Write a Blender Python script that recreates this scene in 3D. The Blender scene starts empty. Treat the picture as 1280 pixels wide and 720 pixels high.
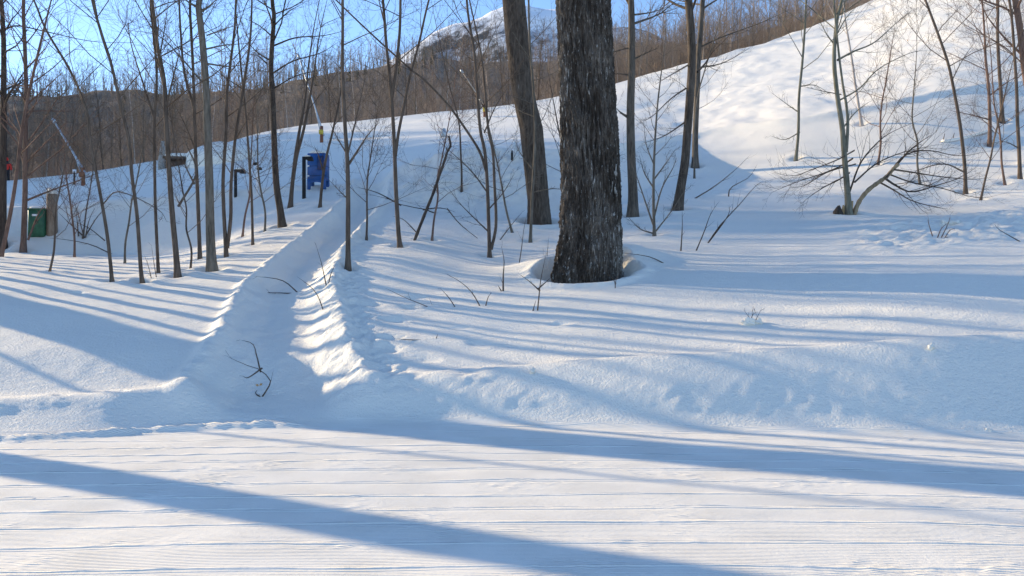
import bpy, math, random
import numpy as np
from mathutils import Vector
R = math.radians
SC = bpy.context.scene
COL = SC.collection

# ------------------------------------------------------------------ camera, sky, sun, exposure
F = 1066.667; EYE = 1.6; HOR = 375.0
cam = bpy.data.cameras.new('camera'); cam.sensor_width = 36.0; cam.lens = 30.0
cam.shift_y = 15.0 / 1280.0
cam.clip_start = 0.05; cam.clip_end = 12000
co = bpy.data.objects.new('camera', cam); COL.objects.link(co)
co.location = (0, 0, EYE); co.rotation_euler = (R(90), 0, 0)
SC.camera = co

SUN_AZ = -60.5; SUN_EL = 18.5
w = bpy.data.worlds.new('World'); SC.world = w; w.use_nodes = True
nt = w.node_tree; nt.nodes.clear()
sky = nt.nodes.new('ShaderNodeTexSky'); sky.sky_type = 'NISHITA'; sky.sun_disc = False
sky.sun_elevation = R(SUN_EL); sky.sun_rotation = R(SUN_AZ)
sky.altitude = 2000; sky.air_density = 1.0; sky.dust_density = 0.35; sky.ozone_density = 3.0
bg = nt.nodes.new('ShaderNodeBackground'); bg.inputs['Strength'].default_value = 0.15
wo = nt.nodes.new('ShaderNodeOutputWorld')
nt.links.new(sky.outputs[0], bg.inputs[0]); nt.links.new(bg.outputs[0], wo.inputs[0])
sl = bpy.data.lights.new('sun', 'SUN'); sl.energy = 4.0; sl.angle = R(0.6); sl.color = (1.0, 0.80, 0.52)
so = bpy.data.objects.new('sun', sl); COL.objects.link(so); so.location = (-30, 20, 40)
SV = Vector((math.sin(R(SUN_AZ)) * math.cos(R(SUN_EL)), math.cos(R(SUN_AZ)) * math.cos(R(SUN_EL)), math.sin(R(SUN_EL))))
so.rotation_euler = SV.to_track_quat('Z', 'Y').to_euler()
SC.view_settings.view_transform = 'Standard'; SC.view_settings.look = 'None'
SC.view_settings.exposure = 1.0; SC.view_settings.gamma = 1.0

# ------------------------------------------------------------------ helpers
def tag(o, label=None, cat=None, group=None, kind=None):
    if label: o['label'] = label
    if cat: o['category'] = cat
    if group: o['group'] = group
    if kind: o['kind'] = kind
    return o

def empty(name, loc, label, cat, group=None, rz=0.0):
    o = bpy.data.objects.new(name, None); COL.objects.link(o)
    o.location = loc; o.rotation_euler = (0, 0, rz); o.empty_display_size = 0.2
    return tag(o, label, cat, group)

def mesh_np(name, V, T, mat, smooth=True):
    """mesh from numpy vertices and an (n,3) or (n,4) face array"""
    me = bpy.data.meshes.new(name); k = T.shape[1]
    me.vertices.add(len(V)); me.vertices.foreach_set('co', np.ascontiguousarray(V, dtype=np.float32).ravel())
    me.loops.add(T.size); me.loops.foreach_set('vertex_index', np.ascontiguousarray(T, dtype=np.int32).ravel())
    me.polygons.add(len(T))
    me.polygons.foreach_set('loop_start', np.arange(0, T.size, k, dtype=np.int32))
    me.polygons.foreach_set('loop_total', np.full(len(T), k, dtype=np.int32))
    me.polygons.foreach_set('use_smooth', np.full(len(T), smooth, dtype=bool))
    me.update(calc_edges=True)
    if mat: me.materials.append(mat)
    return me

def link(name, me, parent=None, loc=None):
    o = bpy.data.objects.new(name, me); COL.objects.link(o)
    if parent: o.parent = parent
    if loc is not None: o.location = loc
    return o

class MB:
    def __init__(s): s.v = []; s.f = []
    def tube(s, pts, rad, n, cap=True, tip=False):
        m = len(pts); b = len(s.v)
        t = (pts[1] - pts[0]).normalized()
        a = Vector((0, 0, 1)) if abs(t.z) < 0.9 else Vector((1, 0, 0))
        u = t.cross(a).normalized()
        for i in range(m):
            if i == 0: d = pts[1] - pts[0]
            elif i == m - 1: d = pts[i] - pts[i - 1]
            else: d = pts[i + 1] - pts[i - 1]
            d = d.normalized(); u = (u - d * u.dot(d)).normalized(); w_ = d.cross(u)
            r = rad[i]
            if tip and i == m - 1:
                s.v.append(tuple(pts[i])); break
            for k in range(n):
                q = 2 * math.pi * k / n
                s.v.append(tuple(pts[i] + u * (r * math.cos(q)) + w_ * (r * math.sin(q))))
        rows = m - 1 if tip else m
        for i in range(rows - 1):
            for k in range(n):
                k2 = (k + 1) % n
                p, q_, r_, t_ = b + i * n + k, b + i * n + k2, b + (i + 1) * n + k2, b + (i + 1) * n + k
                s.f.append((p, q_, r_)); s.f.append((p, r_, t_))
        if tip:
            e = b + rows * n
            for k in range(n): s.f.append((b + (rows - 1) * n + k, b + (rows - 1) * n + (k + 1) % n, e))
        elif cap:
            for e0, flip in ((b, True), (b + (m - 1) * n, False)):
                for k in range(1, n - 1):
                    s.f.append((e0, e0 + k + 1, e0 + k) if flip else (e0, e0 + k, e0 + k + 1))
    def box(s, c, h, rz=0.0, taper=1.0, bev=0.0):
        """box with chamfered vertical edges and slightly chamfered top/bottom"""
        bev = max(bev, 0.002); cx, cy, cz = c; hx, hy, hz = h
        def ring(k, z, ins):
            ax, ay = hx * k - ins, hy * k - ins
            pts = [(-ax + bev, -ay), (ax - bev, -ay), (ax, -ay + bev), (ax, ay - bev), (ax - bev, ay), (-ax + bev, ay), (-ax, ay - bev), (-ax, -ay + bev)]
            ca, sa = math.cos(rz), math.sin(rz)
            return [(cx + x * ca - y * sa, cy + x * sa + y * ca, cz + z) for x, y in pts]
        b = len(s.v)
        for k, z, ins in ((1, -hz, bev), (1, -hz + bev, 0), (taper, hz - bev, 0), (taper, hz, bev)): s.v += ring(k, z, ins)
        for i in range(3):
            for k in range(8):
                k2 = (k + 1) % 8
                p, q_, r_, t_ = b + i * 8 + k, b + i * 8 + k2, b + i * 8 + 8 + k2, b + i * 8 + 8 + k
                s.f.append((p, q_, r_)); s.f.append((p, r_, t_))
        for k in range(1, 7):
            s.f.append((b, b + k + 1, b + k)); s.f.append((b + 24, b + 24 + k, b + 24 + k + 1))
    def blob(s, c, h, rng, nu=14, nv=9, rough=0.12, flat=0.0):
        """lumpy ellipsoid (flat>0 flattens the underside)"""
        b = len(s.v); ph = [rng.uniform(0, 6.28) for _ in range(6)]
        for i in range(nv + 1):
            th = math.pi * i / nv
            for k in range(nu):
                q = 2 * math.pi * k / nu
                x, y, z = math.sin(th) * math.cos(q), math.sin(th) * math.sin(q), math.cos(th)
                m = 1 + rough * (math.sin(3 * x + ph[0]) * math.sin(4 * y + ph[1]) + 0.6 * math.sin(6 * z + ph[2] + 3 * x) + .4 * math.sin(9 * y + ph[3] + 7 * x))
                if z < 0: z *= (1 - flat)
                s.v.append((c[0] + h[0] * x * m, c[1] + h[1] * y * m, c[2] + h[2] * z * m))
        for i in range(nv):
            for k in range(nu):
                k2 = (k + 1) % nu
                p, q_, r_, t_ = b + i * nu + k, b + i * nu + k2, b + i * nu + nu + k2, b + i * nu + nu + k
                s.f.append((p, t_, r_)); s.f.append((p, r_, q_))
    def arrays(s): return np.array(s.v, dtype=np.float32), np.array(s.f, dtype=np.int32)
    def build(s, name, mat, parent=None, smooth=True, loc=None):
        V, T = s.arrays()
        return link(name, mesh_np(name, V, T, mat, smooth), parent, loc)

def P(px, py, d): return Vector(((px - 640) / F * d, d, EYE - (py - HOR) / F * d))

# ------------------------------------------------------------------ noise (numpy)
_rs = np.random.RandomState(7); _perm = _rs.permutation(1024); _perm = np.concatenate([_perm, _perm])
_ga = _rs.uniform(0, 2 * np.pi, 1024); _gx, _gy = np.cos(_ga), np.sin(_ga)
def perlin(x, y):
    x = np.asarray(x, dtype=np.float64); y = np.asarray(y, dtype=np.float64)
    xi = np.floor(x).astype(int); yi = np.floor(y).astype(int); fx = x - xi; fy = y - yi
    u = fx * fx * fx * (fx * (fx * 6 - 15) + 10); v = fy * fy * fy * (fy * (fy * 6 - 15) + 10)
    def g(ix, iy, dx, dy):
        h = _perm[(_perm[ix & 1023] + iy) & 1023]
        return _gx[h] * dx + _gy[h] * dy
    a = g(xi, yi, fx, fy); b = g(xi + 1, yi, fx - 1, fy); c = g(xi, yi + 1, fx, fy - 1); d = g(xi + 1, yi + 1, fx - 1, fy - 1)
    return ((a + u * (b - a)) * (1 - v) + (c + u * (d - c)) * v) * 1.5
def fbm(x, y, o=4, g=0.5):
    r = 0; a = 1.0
    for i in range(o):
        r = r + a * perlin(x + 17.3 * i, y - 9.1 * i); x = x * 2.03; y = y * 2.03; a *= g
    return r
def billow(x, y, o=3):
    r = 0; a = 1.0
    for i in range(o):
        r = r + a * (1 - 2 * np.abs(perlin(x + 31.7 * i, y + 5.3 * i))); x = x * 2.1; y = y * 2.1; a *= 0.5
    return r / 1.75
def sstep(a, b, x):
    t = np.clip((x - a) / (b - a), 0, 1); return t * t * (3 - 2 * t)

# ------------------------------------------------------------------ terrain shape
# surveyed columns of the hillside: bearing (as px of the picture) -> (elevation as py, distance)
# rows: bank crest, three points on the wooded slope, foot of the berm, berm edge, middle of the run, skyline
COLS = {
 -600: [(560, 9.2), (470, 11.5), (422, 13.5), (365, 17.0), (340, 21.0), (320, 28), (270, 30.6), (245, 41), (232, 50)],
 -250: [(535, 9.6), (455, 11.8), (398, 14.0), (352, 17.5), (332, 22.0), (319, 28.1), (268, 30.6), (240, 42), (228, 51)],
 0:    [(517, 10.5), (440, 12.5), (382, 15.0), (342, 18.4), (327, 22.5), (318, 28.2), (264, 30.6), (237, 42), (224, 52)],
 130:  [(508, 10.9), (440, 12.8), (385, 15.3), (348, 18.2), (330, 22.5), (319, 28.3), (256, 31.0), (226, 43), (211, 54)],
 265:  [(498, 11.3), (430, 13.3), (380, 15.8), (338, 18.8), (315, 23.0), (298, 28), (243, 31.0), (205, 44), (184, 56)],
 340:  [(495, 11.5), (430, 13.3), (378, 15.8), (332, 19.0), (286, 24.5), (260, 29), (238, 31.0), (190, 46), (164, 57)],
 435:  [(491, 11.7), (430, 13.4), (375, 15.8), (332, 18.2), (285, 23.0), (250, 28), (233, 31.0), (185, 45), (153, 57)],
 540:  [(482, 11.7), (425, 13.4), (370, 16.0), (322, 19.0), (285, 23.0), (259, 27.4), (208, 30.5), (170, 45), (141, 58)],
 640:  [(475, 11.7), (422, 13.5), (365, 16.0), (325, 19.5), (285, 23.5), (260, 27.4), (195, 30.6), (160, 45), (130, 60)],
 735:  [(466, 11.6), (416, 13.4), (366, 15.6), (338, 17.6), (303, 20.8), (268, 26.0), (190, 31.6), (150, 44), (112, 61)],
 850:  [(458, 11.5), (409, 13.3), (352, 15.9), (312, 19.0), (264, 25.0), (222, 32), (172, 38.0), (125, 50), (80, 62)],
 960:  [(452, 11.4), (406, 13.0), (347, 15.5), (302, 19.5), (260, 25.0), (222, 31.5), (155, 37.0), (100, 50), (50, 64)],
 1062: [(444, 11.3), (400, 12.8), (342, 15.2), (300, 19.0), (266, 23.0), (212, 30.5), (142, 36.0), (78, 50), (14, 66)],
 1170: [(437, 11.2), (396, 12.6), (337, 14.8), (294, 19.0), (252, 25.0), (196, 30.5), (118, 36.2), (40, 50), (-38, 68)],
 1280: [(430, 11.2), (394, 12.4), (332, 14.5), (290, 18.5), (242, 25.0), (184, 31), (105, 36.6), (10, 50), (-80, 68)],
 1500: [(416, 11.0), (376, 12.2), (322, 14.0), (280, 18.5), (227, 25.0), (155, 32), (88, 37.0), (-20, 50), (-120, 68)],
 1900: [(400, 10.8), (365, 12.0), (312, 14.0), (270, 18.5), (212, 25.0), (140, 32), (72, 37.0), (-40, 50), (-140, 68)],
}
YB = [(-600, 9.3), (-250, 9.6), (0, 9.95), (130, 10.35), (225, 10.8), (340, 11.0), (470, 11.2), (640, 11.0), (850, 10.6), (1062, 10.3), (1280, 10.1), (1900, 9.95)]
def spline(xk, yk, x):
    """natural cubic spline"""
    xk = np.array(xk, float); yk = np.array(yk, float); n = len(xk); h = np.diff(xk)
    A = np.zeros((n, n)); b = np.zeros(n); A[0, 0] = A[-1, -1] = 1
    for i in range(1, n - 1):
        A[i, i - 1] = h[i - 1]; A[i, i] = 2 * (h[i - 1] + h[i]); A[i, i + 1] = h[i]
        b[i] = 3 * ((yk[i + 1] - yk[i]) / h[i] - (yk[i] - yk[i - 1]) / h[i - 1])
    c = np.linalg.solve(A, b)
    bb = (yk[1:] - yk[:-1]) / h - h * (2 * c[:-1] + c[1:]) / 3; dd = (c[1:] - c[:-1]) / (3 * h)
    i = np.clip(np.searchsorted(xk, x) - 1, 0, n - 2); t = x - xk[i]
    return yk[i] + bb[i] * t + c[i] * t * t + dd[i] * t ** 3
_cx = sorted(COLS); _NR = 9
_tab = np.linspace(-600, 1900, 1001); _D = []; _Z = []
for k in range(_NR):
    _D.append(spline(_cx, [COLS[c][k][1] for c in _cx], _tab))
    _Z.append(spline(_cx, [EYE - (COLS[c][k][0] - HOR) / F * COLS[c][k][1] for c in _cx], _tab))
_D.insert(1, _D[0] + .62); _Z.insert(1, _Z[0] + .62 * .19)
_los = (_Z[-1] - EYE) / _D[-1]
_D.append(_D[9] + 16); _Z.append(_Z[9] + 16 * _los * 0.35 - 0.4)
_D.append(_D[9] + 80); _Z.append(_Z[10] + 64 * _los * 0.55)
_D = np.array(_D); _Z = np.array(_Z)
_YB = spline([p[0] for p in YB], [p[1] for p in YB], _tab)
def colx(x, y): return np.clip(640 + F * x / np.maximum(y, 9.0), -600, 1900)
def slope_z(x, y):
    c = colx(x, y); q = (c + 600) / 2.5
    i = np.clip(q.astype(int), 0, 999); f = q - i
    D = _D[:, i] * (1 - f) + _D[:, i + 1] * f; Z = _Z[:, i] * (1 - f) + _Z[:, i + 1] * f
    out = 0
    for off, wt in ((-0.05, .15), (-0.025, .22), (0, .26), (0.025, .22), (0.05, .15)):
        yy = y * (1 + off * (1 - .86 * sstep(23, 27, y)) * (.35 + .65 * sstep(13, 16, y))); z = Z[0] + (yy - D[0]) * (Z[1] - Z[0]) / (D[1] - D[0])
        for k in range(1, len(D) - 1):
            z = np.where(yy > D[k], Z[k] + (yy - D[k]) * (Z[k + 1] - Z[k]) / (D[k + 1] - D[k]), z)
        out = out + wt * z
    return out, D[7], D[9]
TR = [(10.4, 345, 84), (11.3, 345, 84), (12.0, 347, 82), (13, 352, 66), (14.2, 352, 54), (16.8, 360, 42), (19.5, 386, 32), (21.5, 408, 27), (25, 440, 21), (28.5, 460, 19), (31, 468, 18), (33, 472, 18)]
_ty = [t[0] for t in TR]; _tcx = [(t[1] - 640) / F * t[0] for t in TR]; _thw = [t[2] / F * t[0] * 1.08 for t in TR]
DENTS = []     # (x, y, radius, depth)
BUMPS = [(2.45, 18.2, .75, .30), (.55, 18.1, .6, .22), (1.6, 18.9, .9, .25)]   # drifts: (x, y, radius, height)
WELLS = []     # (x, y, trunk radius)
def yb_of(x, y): return np.interp(colx(x, y), _tab, _YB)
def smin(a, b, k):
    h = np.clip(.5 + .5 * (b - a) / k, 0, 1); return b + (a - b) * h - k * h * (1 - h)
def seam(x, y): return y + 0.009 * x * x - 0.01 * x + .05 * np.sin(y * 2.9)
def ground(x, y, detail=True):
    x = np.asarray(x, float); y = np.asarray(y, float)
    hs, de, dsky = slope_z(x, y); yb = yb_of(x, y)
    c = colx(x, y)
    hs = hs + (0.16 + .05 * perlin(x * .8, 1.7)) * np.exp(-((y - de) / 0.30) ** 2)            # packed rim of the berm
    hs = hs + (0.035 * fbm(x * .35, y * .35, 2) + 0.5 * perlin(x * .045 + 3, y * .05) * sstep(38, 60, y) * .6) * sstep(11, 14, y)
    # rounded lip left by the groomer along the top of the bank
    yc = np.interp(c, _tab, _D[0]) + .22
    lip = (.11 + .03 * perlin(x * .5, 8.2)) * np.exp(-((y - yc) / .30) ** 2) * (1 - np.exp(-((c - 352) / 110) ** 4)); hs = hs + lip
    # sled chute
    tc = np.interp(y, _ty, _tcx); th = np.interp(y, _ty, _thw); t = (x - tc) / th + 0.10 * perlin(y * .9, x * .2)
    on = sstep(10.6, 11.4, y) * (1 - sstep(31, 33.5, y)); at = np.abs(t)
    dep = np.interp(y, [10, 12, 16, 22, 28, 33], [.16, .22, .21, .28, .34, .22])
    lum = billow(x * 2.3, y * 2.0, 3)
    hs = hs - on * dep * (1 - sstep(.35, 1.15, at + .06 * perlin(x * 3, y * 2.2)))
    hs = hs + on * (0.11 + .05 * lum) * np.exp(-((at - 1.28) / .2) ** 2)
    hs = hs + on * (1 - sstep(.7, 1.0, at)) * (.022 * perlin(t * 2.6, y * .45) + .020 * billow(x * 3.1, y * 1.6, 2) * sstep(0, .4, perlin(x * .9, y * .6) + .2) + .012 * perlin(x * 6, y * 3))
    chunk = on * sstep(.6, .95, t) * (1 - sstep(1.7, 2.3, t)) * (1 - sstep(20, 26, y))
    hs = hs + chunk * (.06 * np.maximum(billow(x * 2.6, y * 1.8, 3), -.3) + .035 * perlin(x * 8, y * 6))
    # shovelled rubble on the berm and under the snapped tree
    rub = np.exp(-((c - 590) / 95) ** 4) * np.exp(-((y - 29.3) / 2.2) ** 4) + .5 * np.exp(-((c - 1180) / 120) ** 4) * np.exp(-((y - 19.3) / 2.2) ** 4)
    hs = hs + rub * (.10 + .30 * billow(x * 1.2, y * 1.2, 3) + .10 * billow(x * 3.3, y * 3.3, 2))
    hill = sstep(700, 900, c) * sstep(33, 40, y)
    hs = hs + hill * (.10 * fbm(x * .4, y * .3, 3) + .025 * billow(x * .9, y * .6 + x * .4, 2))
    sp = (y - yb)
    k = .88 + 0.10 * perlin(x * .4, 3.1)
    z = smin(hs, np.maximum(sp, -2) * k, 0.20)
    bank = np.clip(sp / .25, 0, 1) * np.exp(-(np.maximum(sp - .35, 0) / .35) ** 2)
    z = z + bank * (1 - sstep(.3, .75, sp)) * (.008 * billow(x * 1.5, y * 2, 3) + .008 * perlin(x * 6, y * 7)) * sstep(380, 480, c)
    z = -smin(-z, -0.0 * z, 0.22)
    tr = 1 - sstep(-.15, .15, sp)                                # groomed trail
    z = z + tr * (.03 * perlin(x * .22, y * .3) + 0.012 * perlin(x * .8, y * 1.1))
    if detail:
        v = seam(x, y); per = 0.47 + 0 * v
        ph = (v / per) - np.round(v / per)
        z = z + tr * (.014 * np.exp(-((ph * per) / .018) ** 2) * (.9 + .3 * perlin(x * .6, np.round(v / per) * 7.7) + .3 * perlin(x * 9, np.round(v / per) * 3.3)) - .004 * np.exp(-((ph * per + .045) / .03) ** 2)) * sstep(-4, -3, -np.abs(y) + 9)
        rough = np.clip(fbm(x * .9 + 5, y * 1.3, 3) * 1.4 - .1, 0, 1)
        z = z + tr * rough * .013 * np.maximum(perlin(x * 11, y * 11) + .4 * perlin(x * 25, y * 25), -.1)
        # windrow at the trail's edge
        wr = np.exp(-((sp + .28) / .10) ** 2) * (1 - sstep(300, 420, c))
        z = z + wr * (.035 + .035 * billow(x * 3.5, y * 4.5, 2) + .03 * billow(x * 9, y * 9, 2))
        wr2 = np.exp(-((sp + .15) / .16) ** 2) * np.exp(-((c - 330) / 60) ** 2)
        z = z + wr2 * .07 * np.maximum(billow(x * 5, y * 5, 2), 0)
        near = sstep(0, .5, sp) * (1 - sstep(30, 45, y))
        z = z + near * (.007 * perlin(x * 1.7, y * 1.7) + .004 * perlin(x * 5 + y * 2, y * 4) + .004 * perlin(x * 12, y * 11))
        for (dx, dy, r, dp) in DENTS:
            m = (np.abs(x - dx) < 4 * r) & (np.abs(y - dy) < 4 * r)
            if m.any():
                q = ((x - dx + .3 * (y - dy)) ** 2 * .55 + (y - dy) ** 2 * 1.3) / (r * r) * (1 + .55 * perlin(x * 7 + dx, y * 7))
                z = z - dp * np.exp(-q) + dp * .22 * np.exp(-((np.sqrt(np.abs(q)) - 1.7) / .5) ** 2)
        for (dx, dy, r, hh) in BUMPS:
            q = ((x - dx) ** 2 + (y - dy) ** 2) / (r * r); z = z + hh * np.exp(-q)
        for (dx, dy, r) in WELLS:
            m = (np.abs(x - dx) < 3 + r) & (np.abs(y - dy) < 3 + r)
            if m.any():
                q = np.sqrt((x - dx) ** 2 + (y - dy) ** 2) + (.16 * perlin(x * 1.9 + dx, y * 1.9) + .05 * perlin(x * 6, y * 6)) * min(1, r * 2.5)
                a = min(.36, .06 + r * .6)
                z = z - a * np.exp(-(np.maximum(q - r, 0) / (.10 + r * .35)) ** 2) + a * .35 * np.exp(-((q - r * 1.2 - .32) / .2) ** 2)
    return z
def gz(x, y): return float(ground(np.array([x]), np.array([y]), False)[0])
def hit(px, py, lo=9.5, hi=75.0):
    """distance at which the bearing px/py meets the snow"""
    d = np.arange(lo, hi, .05); z = EYE - (py - HOR) / F * d; g = ground((px - 640) / F * d, d, False)
    k = np.nonzero(g >= z)[0]
    return float(d[k[0]]) if len(k) else None

# ------------------------------------------------------------------ materials
class NT:
    def __init__(s, name, rough=.8, spec=.3):
        s.m = bpy.data.materials.new(name); s.m.use_nodes = True; s.t = s.m.node_tree; s.n = s.t.nodes
        s.b = s.n['Principled BSDF']; s.b.inputs['Roughness'].default_value = rough
        s.b.inputs['Specular IOR Level'].default_value = spec
    def new(s, k, **kw):
        o = s.n.new(k)
        for a, v in kw.items():
            if a in o.inputs: o.inputs[a].default_value = v
            else: setattr(o, a, v)
        return o
    def ln(s, a, b): s.t.links.new(a, b)
    def math(s, op, a, b=None):
        o = s.n.new('ShaderNodeMath'); o.operation = op
        for i, v in enumerate((a, b)):
            if v is None: continue
            if isinstance(v, (int, float)): o.inputs[i].default_value = v
            else: s.ln(v, o.inputs[i])
        return o.outputs[0]
    def coord(s, scale, kind='Object'):
        if kind == 'Object':
            c = s.n.new('ShaderNodeTexCoord').outputs['Object']
        else: c = s.n.new('ShaderNodeNewGeometry').outputs['Position']
        mp = s.n.new('ShaderNodeMapping'); mp.inputs['Scale'].default_value = scale
        s.ln(c, mp.inputs[0]); return mp.outputs[0]
    def noise(s, vec, scale, detail=3, rough=.55):
        o = s.new('ShaderNodeTexNoise', Scale=scale, Detail=detail, Roughness=rough); s.ln(vec, o.inputs['Vector']); return o.outputs['Fac']
    def ramp(s, fac, stops):
        o = s.n.new('ShaderNodeValToRGB'); e = o.color_ramp.elements
        while len(e) < len(stops): e.new(.5)
        for q, (p, c) in zip(e, stops): q.position = p; q.color = (*c, 1)
        s.ln(fac, o.inputs[0]); return o.outputs[0]
    def bump(s, h, dist, strength=1.0, prev=None):
        o = s.new('ShaderNodeBump', Distance=dist, Strength=strength); s.ln(h, o.inputs['Height'])
        if prev: s.ln(prev, o.inputs['Normal'])
        return o.outputs[0]

def snow_material(groomed=False):
    m = NT('groomed_snow' if groomed else 'soft_snow', .62, .25)
    p = m.coord((1, 1, 1), 'W')
    tint = m.noise(p, .35, 4)
    m.ln(m.ramp(tint, [(.3, (.86, .825, .745)), (.7, (.90, .862, .775))]), m.b.inputs['Base Color'])
    fine = m.noise(p, 26, 4, .65); grain = m.noise(p, 140, 2, .6)
    if groomed:
        sp = m.n.new('ShaderNodeSeparateXYZ'); m.ln(p, sp.inputs[0])
        xx = m.math('MULTIPLY', m.math('MULTIPLY', sp.outputs[0], sp.outputs[0]), .009)
        v = m.math('ADD', sp.outputs[1], m.math('SUBTRACT', xx, m.math('MULTIPLY', sp.outputs[0], .01)))
        wv = m.math('SINE', m.math('MULTIPLY', v, 2 * math.pi / .031))
        worn = m.math('SUBTRACT', m.math('MULTIPLY', m.noise(p, 1.6, 4), 2.2), .55)
        h = m.math('MULTIPLY', wv, m.math('MINIMUM', m.math('MAXIMUM', worn, .1), 1.0))
        n1 = m.bump(h, .006, .9)
        n2 = m.bump(fine, .007, .6, n1)
    else:
        st = m.noise(m.coord((3.5, 9, 3), 'W'), 1.4, 4, .6)
        n1 = m.bump(st, .03, .6)
        n2 = m.bump(fine, .024, 1.0, n1)
    n3 = m.bump(grain, .003 if groomed else .004, .7, n2)
    m.ln(n3, m.b.inputs['Normal'])
    return m.m

def bark_material(name, dark, light, fleck=None, fl=.62, scale=1.0):
    m = NT(name, .9, .15)
    p = m.coord((1, 1, .16)); a = m.noise(p, 22 * scale, 5, .65)
    q = m.coord((1, 1, .5)); b = m.noise(q, 3.0 * scale, 3)
    mix = m.math('ADD', m.math('MULTIPLY', a, .65), m.math('MULTIPLY', b, .35))
    stops = [(.36, dark), (.60, light)]
    if fleck: stops += [(fl, light), (fl + .06, fleck)]
    m.ln(m.ramp(mix, stops), m.b.inputs['Base Color'])
    m.ln(m.bump(a, .012, .8), m.b.inputs['Normal'])
    return m.m

def plain(name, col, rough=.6, spec=.35, var=.25, scale=8, metal=0.0):
    m = NT(name, rough, spec); n = m.noise(m.coord((1, 1, 1)), scale, 4)
    lo = tuple(c * (1 - var) for c in col); hi = tuple(min(1, c * (1 + var)) for c in col)
    m.ln(m.ramp(n, [(.3, lo), (.7, hi)]), m.b.inputs['Base Color'])
    m.ln(m.bump(n, .004, .4), m.b.inputs['Normal']); m.b.inputs['Metallic'].default_value = metal
    return m.m

SNOW = snow_material(); GROOM = snow_material(True)
def old_bark():
    m = NT('furrowed_old_bark', .92, .12)
    p = m.coord((1, 1, .16)); a = m.noise(p, 30, 6, .72)
    b = m.noise(m.coord((1, 1, .35)), 2.2, 3)
    base = m.ramp(m.math('ADD', m.math('MULTIPLY', a, .6), m.math('MULTIPLY', b, .4)), [(.36, (.015, .012, .010)), (.47, (.050, .041, .034)), (.57, (.12, .103, .088)), (.66, (.27, .245, .215))])
    fl = m.noise(m.coord((1, 1, .16)), 24, 3, .6); f2 = m.noise(m.coord((1, 1, .3)), 1.6, 2)
    msk = m.ramp(m.math('ADD', m.math('MULTIPLY', fl, .75), m.math('MULTIPLY', f2, .25)), [(.585, (0, 0, 0)), (.635, (.9, .9, .9))])
    mx = m.n.new('ShaderNodeMix'); mx.data_type = 'RGBA'
    m.ln(msk, mx.inputs[0]); m.ln(base, mx.inputs[6]); mx.inputs[7].default_value = (.40, .39, .37, 1)   # frost and lichen flecks
    m.ln(mx.outputs[2], m.b.inputs['Base Color']); m.ln(m.bump(a, .02, .9), m.b.inputs['Normal'])
    return m.m
BARK_OLD = old_bark()
BARK_MID = bark_material('scaly_grey_bark', (.038, .029, .023), (.125, .10, .08), (.30, .28, .26), .63)
BARK_GREY = bark_material('smooth_grey_bark', (.075, .064, .05), (.19, .165, .135))
BARK_BROWN = bark_material('brown_sapling_bark', (.06, .044, .034), (.15, .115, .09))
BARK_RED = bark_material('reddish_sapling_bark', (.09, .055, .042), (.22, .145, .115))
BARK_DARK = bark_material('dark_dead_bark', (.035, .028, .024), (.10, .08, .065))
BARK_OLIVE = bark_material('greenish_grey_bark', (.10, .096, .07), (.21, .20, .155))
BARK_STEM = bark_material('dull_grey_brown_bark', (.05, .042, .034), (.145, .122, .10))
BARK_TAN = bark_material('tan_torn_bark', (.16, .115, .07), (.36, .28, .18))
BARK_PALE = bark_material('pale_birch_bark', (.30, .25, .22), (.52, .47, .43))
WOOD_RAW = bark_material('torn_yellow_wood', (.30, .20, .10), (.55, .40, .22))
TWIG_FAR = plain('far_forest_bark', (.26, .205, .16), .9, .1, .4, .35)
TWIG_HILL = plain('hill_forest_bark', (.23, .185, .15), .9, .1, .45, .06)
LEAF = plain('dry_beech_leaf', (.42, .25, .11), .7, .2, .3, 20)

# ------------------------------------------------------------------ bare trees
def rvec(rng, s): return Vector((rng.gauss(0, s), rng.gauss(0, s), rng.gauss(0, s)))
def twig(mb, p, d, L, r, lev, rng, up=.07, seg=5, wob=.13, nsub=6):
    """one branch with its own side twigs, grown into mb"""
    pts = [p.copy()]; dirs = []
    for i in range(seg):
        d = (d + rvec(rng, wob) + Vector((0, 0, up))).normalized()
        pts.append(pts[-1] + d * (L / seg)); dirs.append(d.copy())
    rad = [max(r * (1 - i / seg) ** .8, .0022) for i in range(seg + 1)]
    mb.tube(pts, rad, 5 if r > .03 else 3, cap=False, tip=True)
    if lev <= 0: return
    for k in range(nsub):
        f = .22 + .76 * (k + rng.random()) / nsub; i = min(int(f * seg), seg - 1); q = pts[i].lerp(pts[i + 1], f * seg - i)
        dd = dirs[i]; a = dd.cross(rvec(rng, 1)).normalized()
        nd = (dd * .75 + a * rng.uniform(.45, .9)).normalized()
        twig(mb, q, nd, L * rng.uniform(.3, .62) * (1.15 - .5 * f), max(r * .5 * (1 - .5 * f), .0025), lev - 1, rng, up, max(3, seg - 1), wob * 1.1, max(4, nsub - 1))

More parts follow.
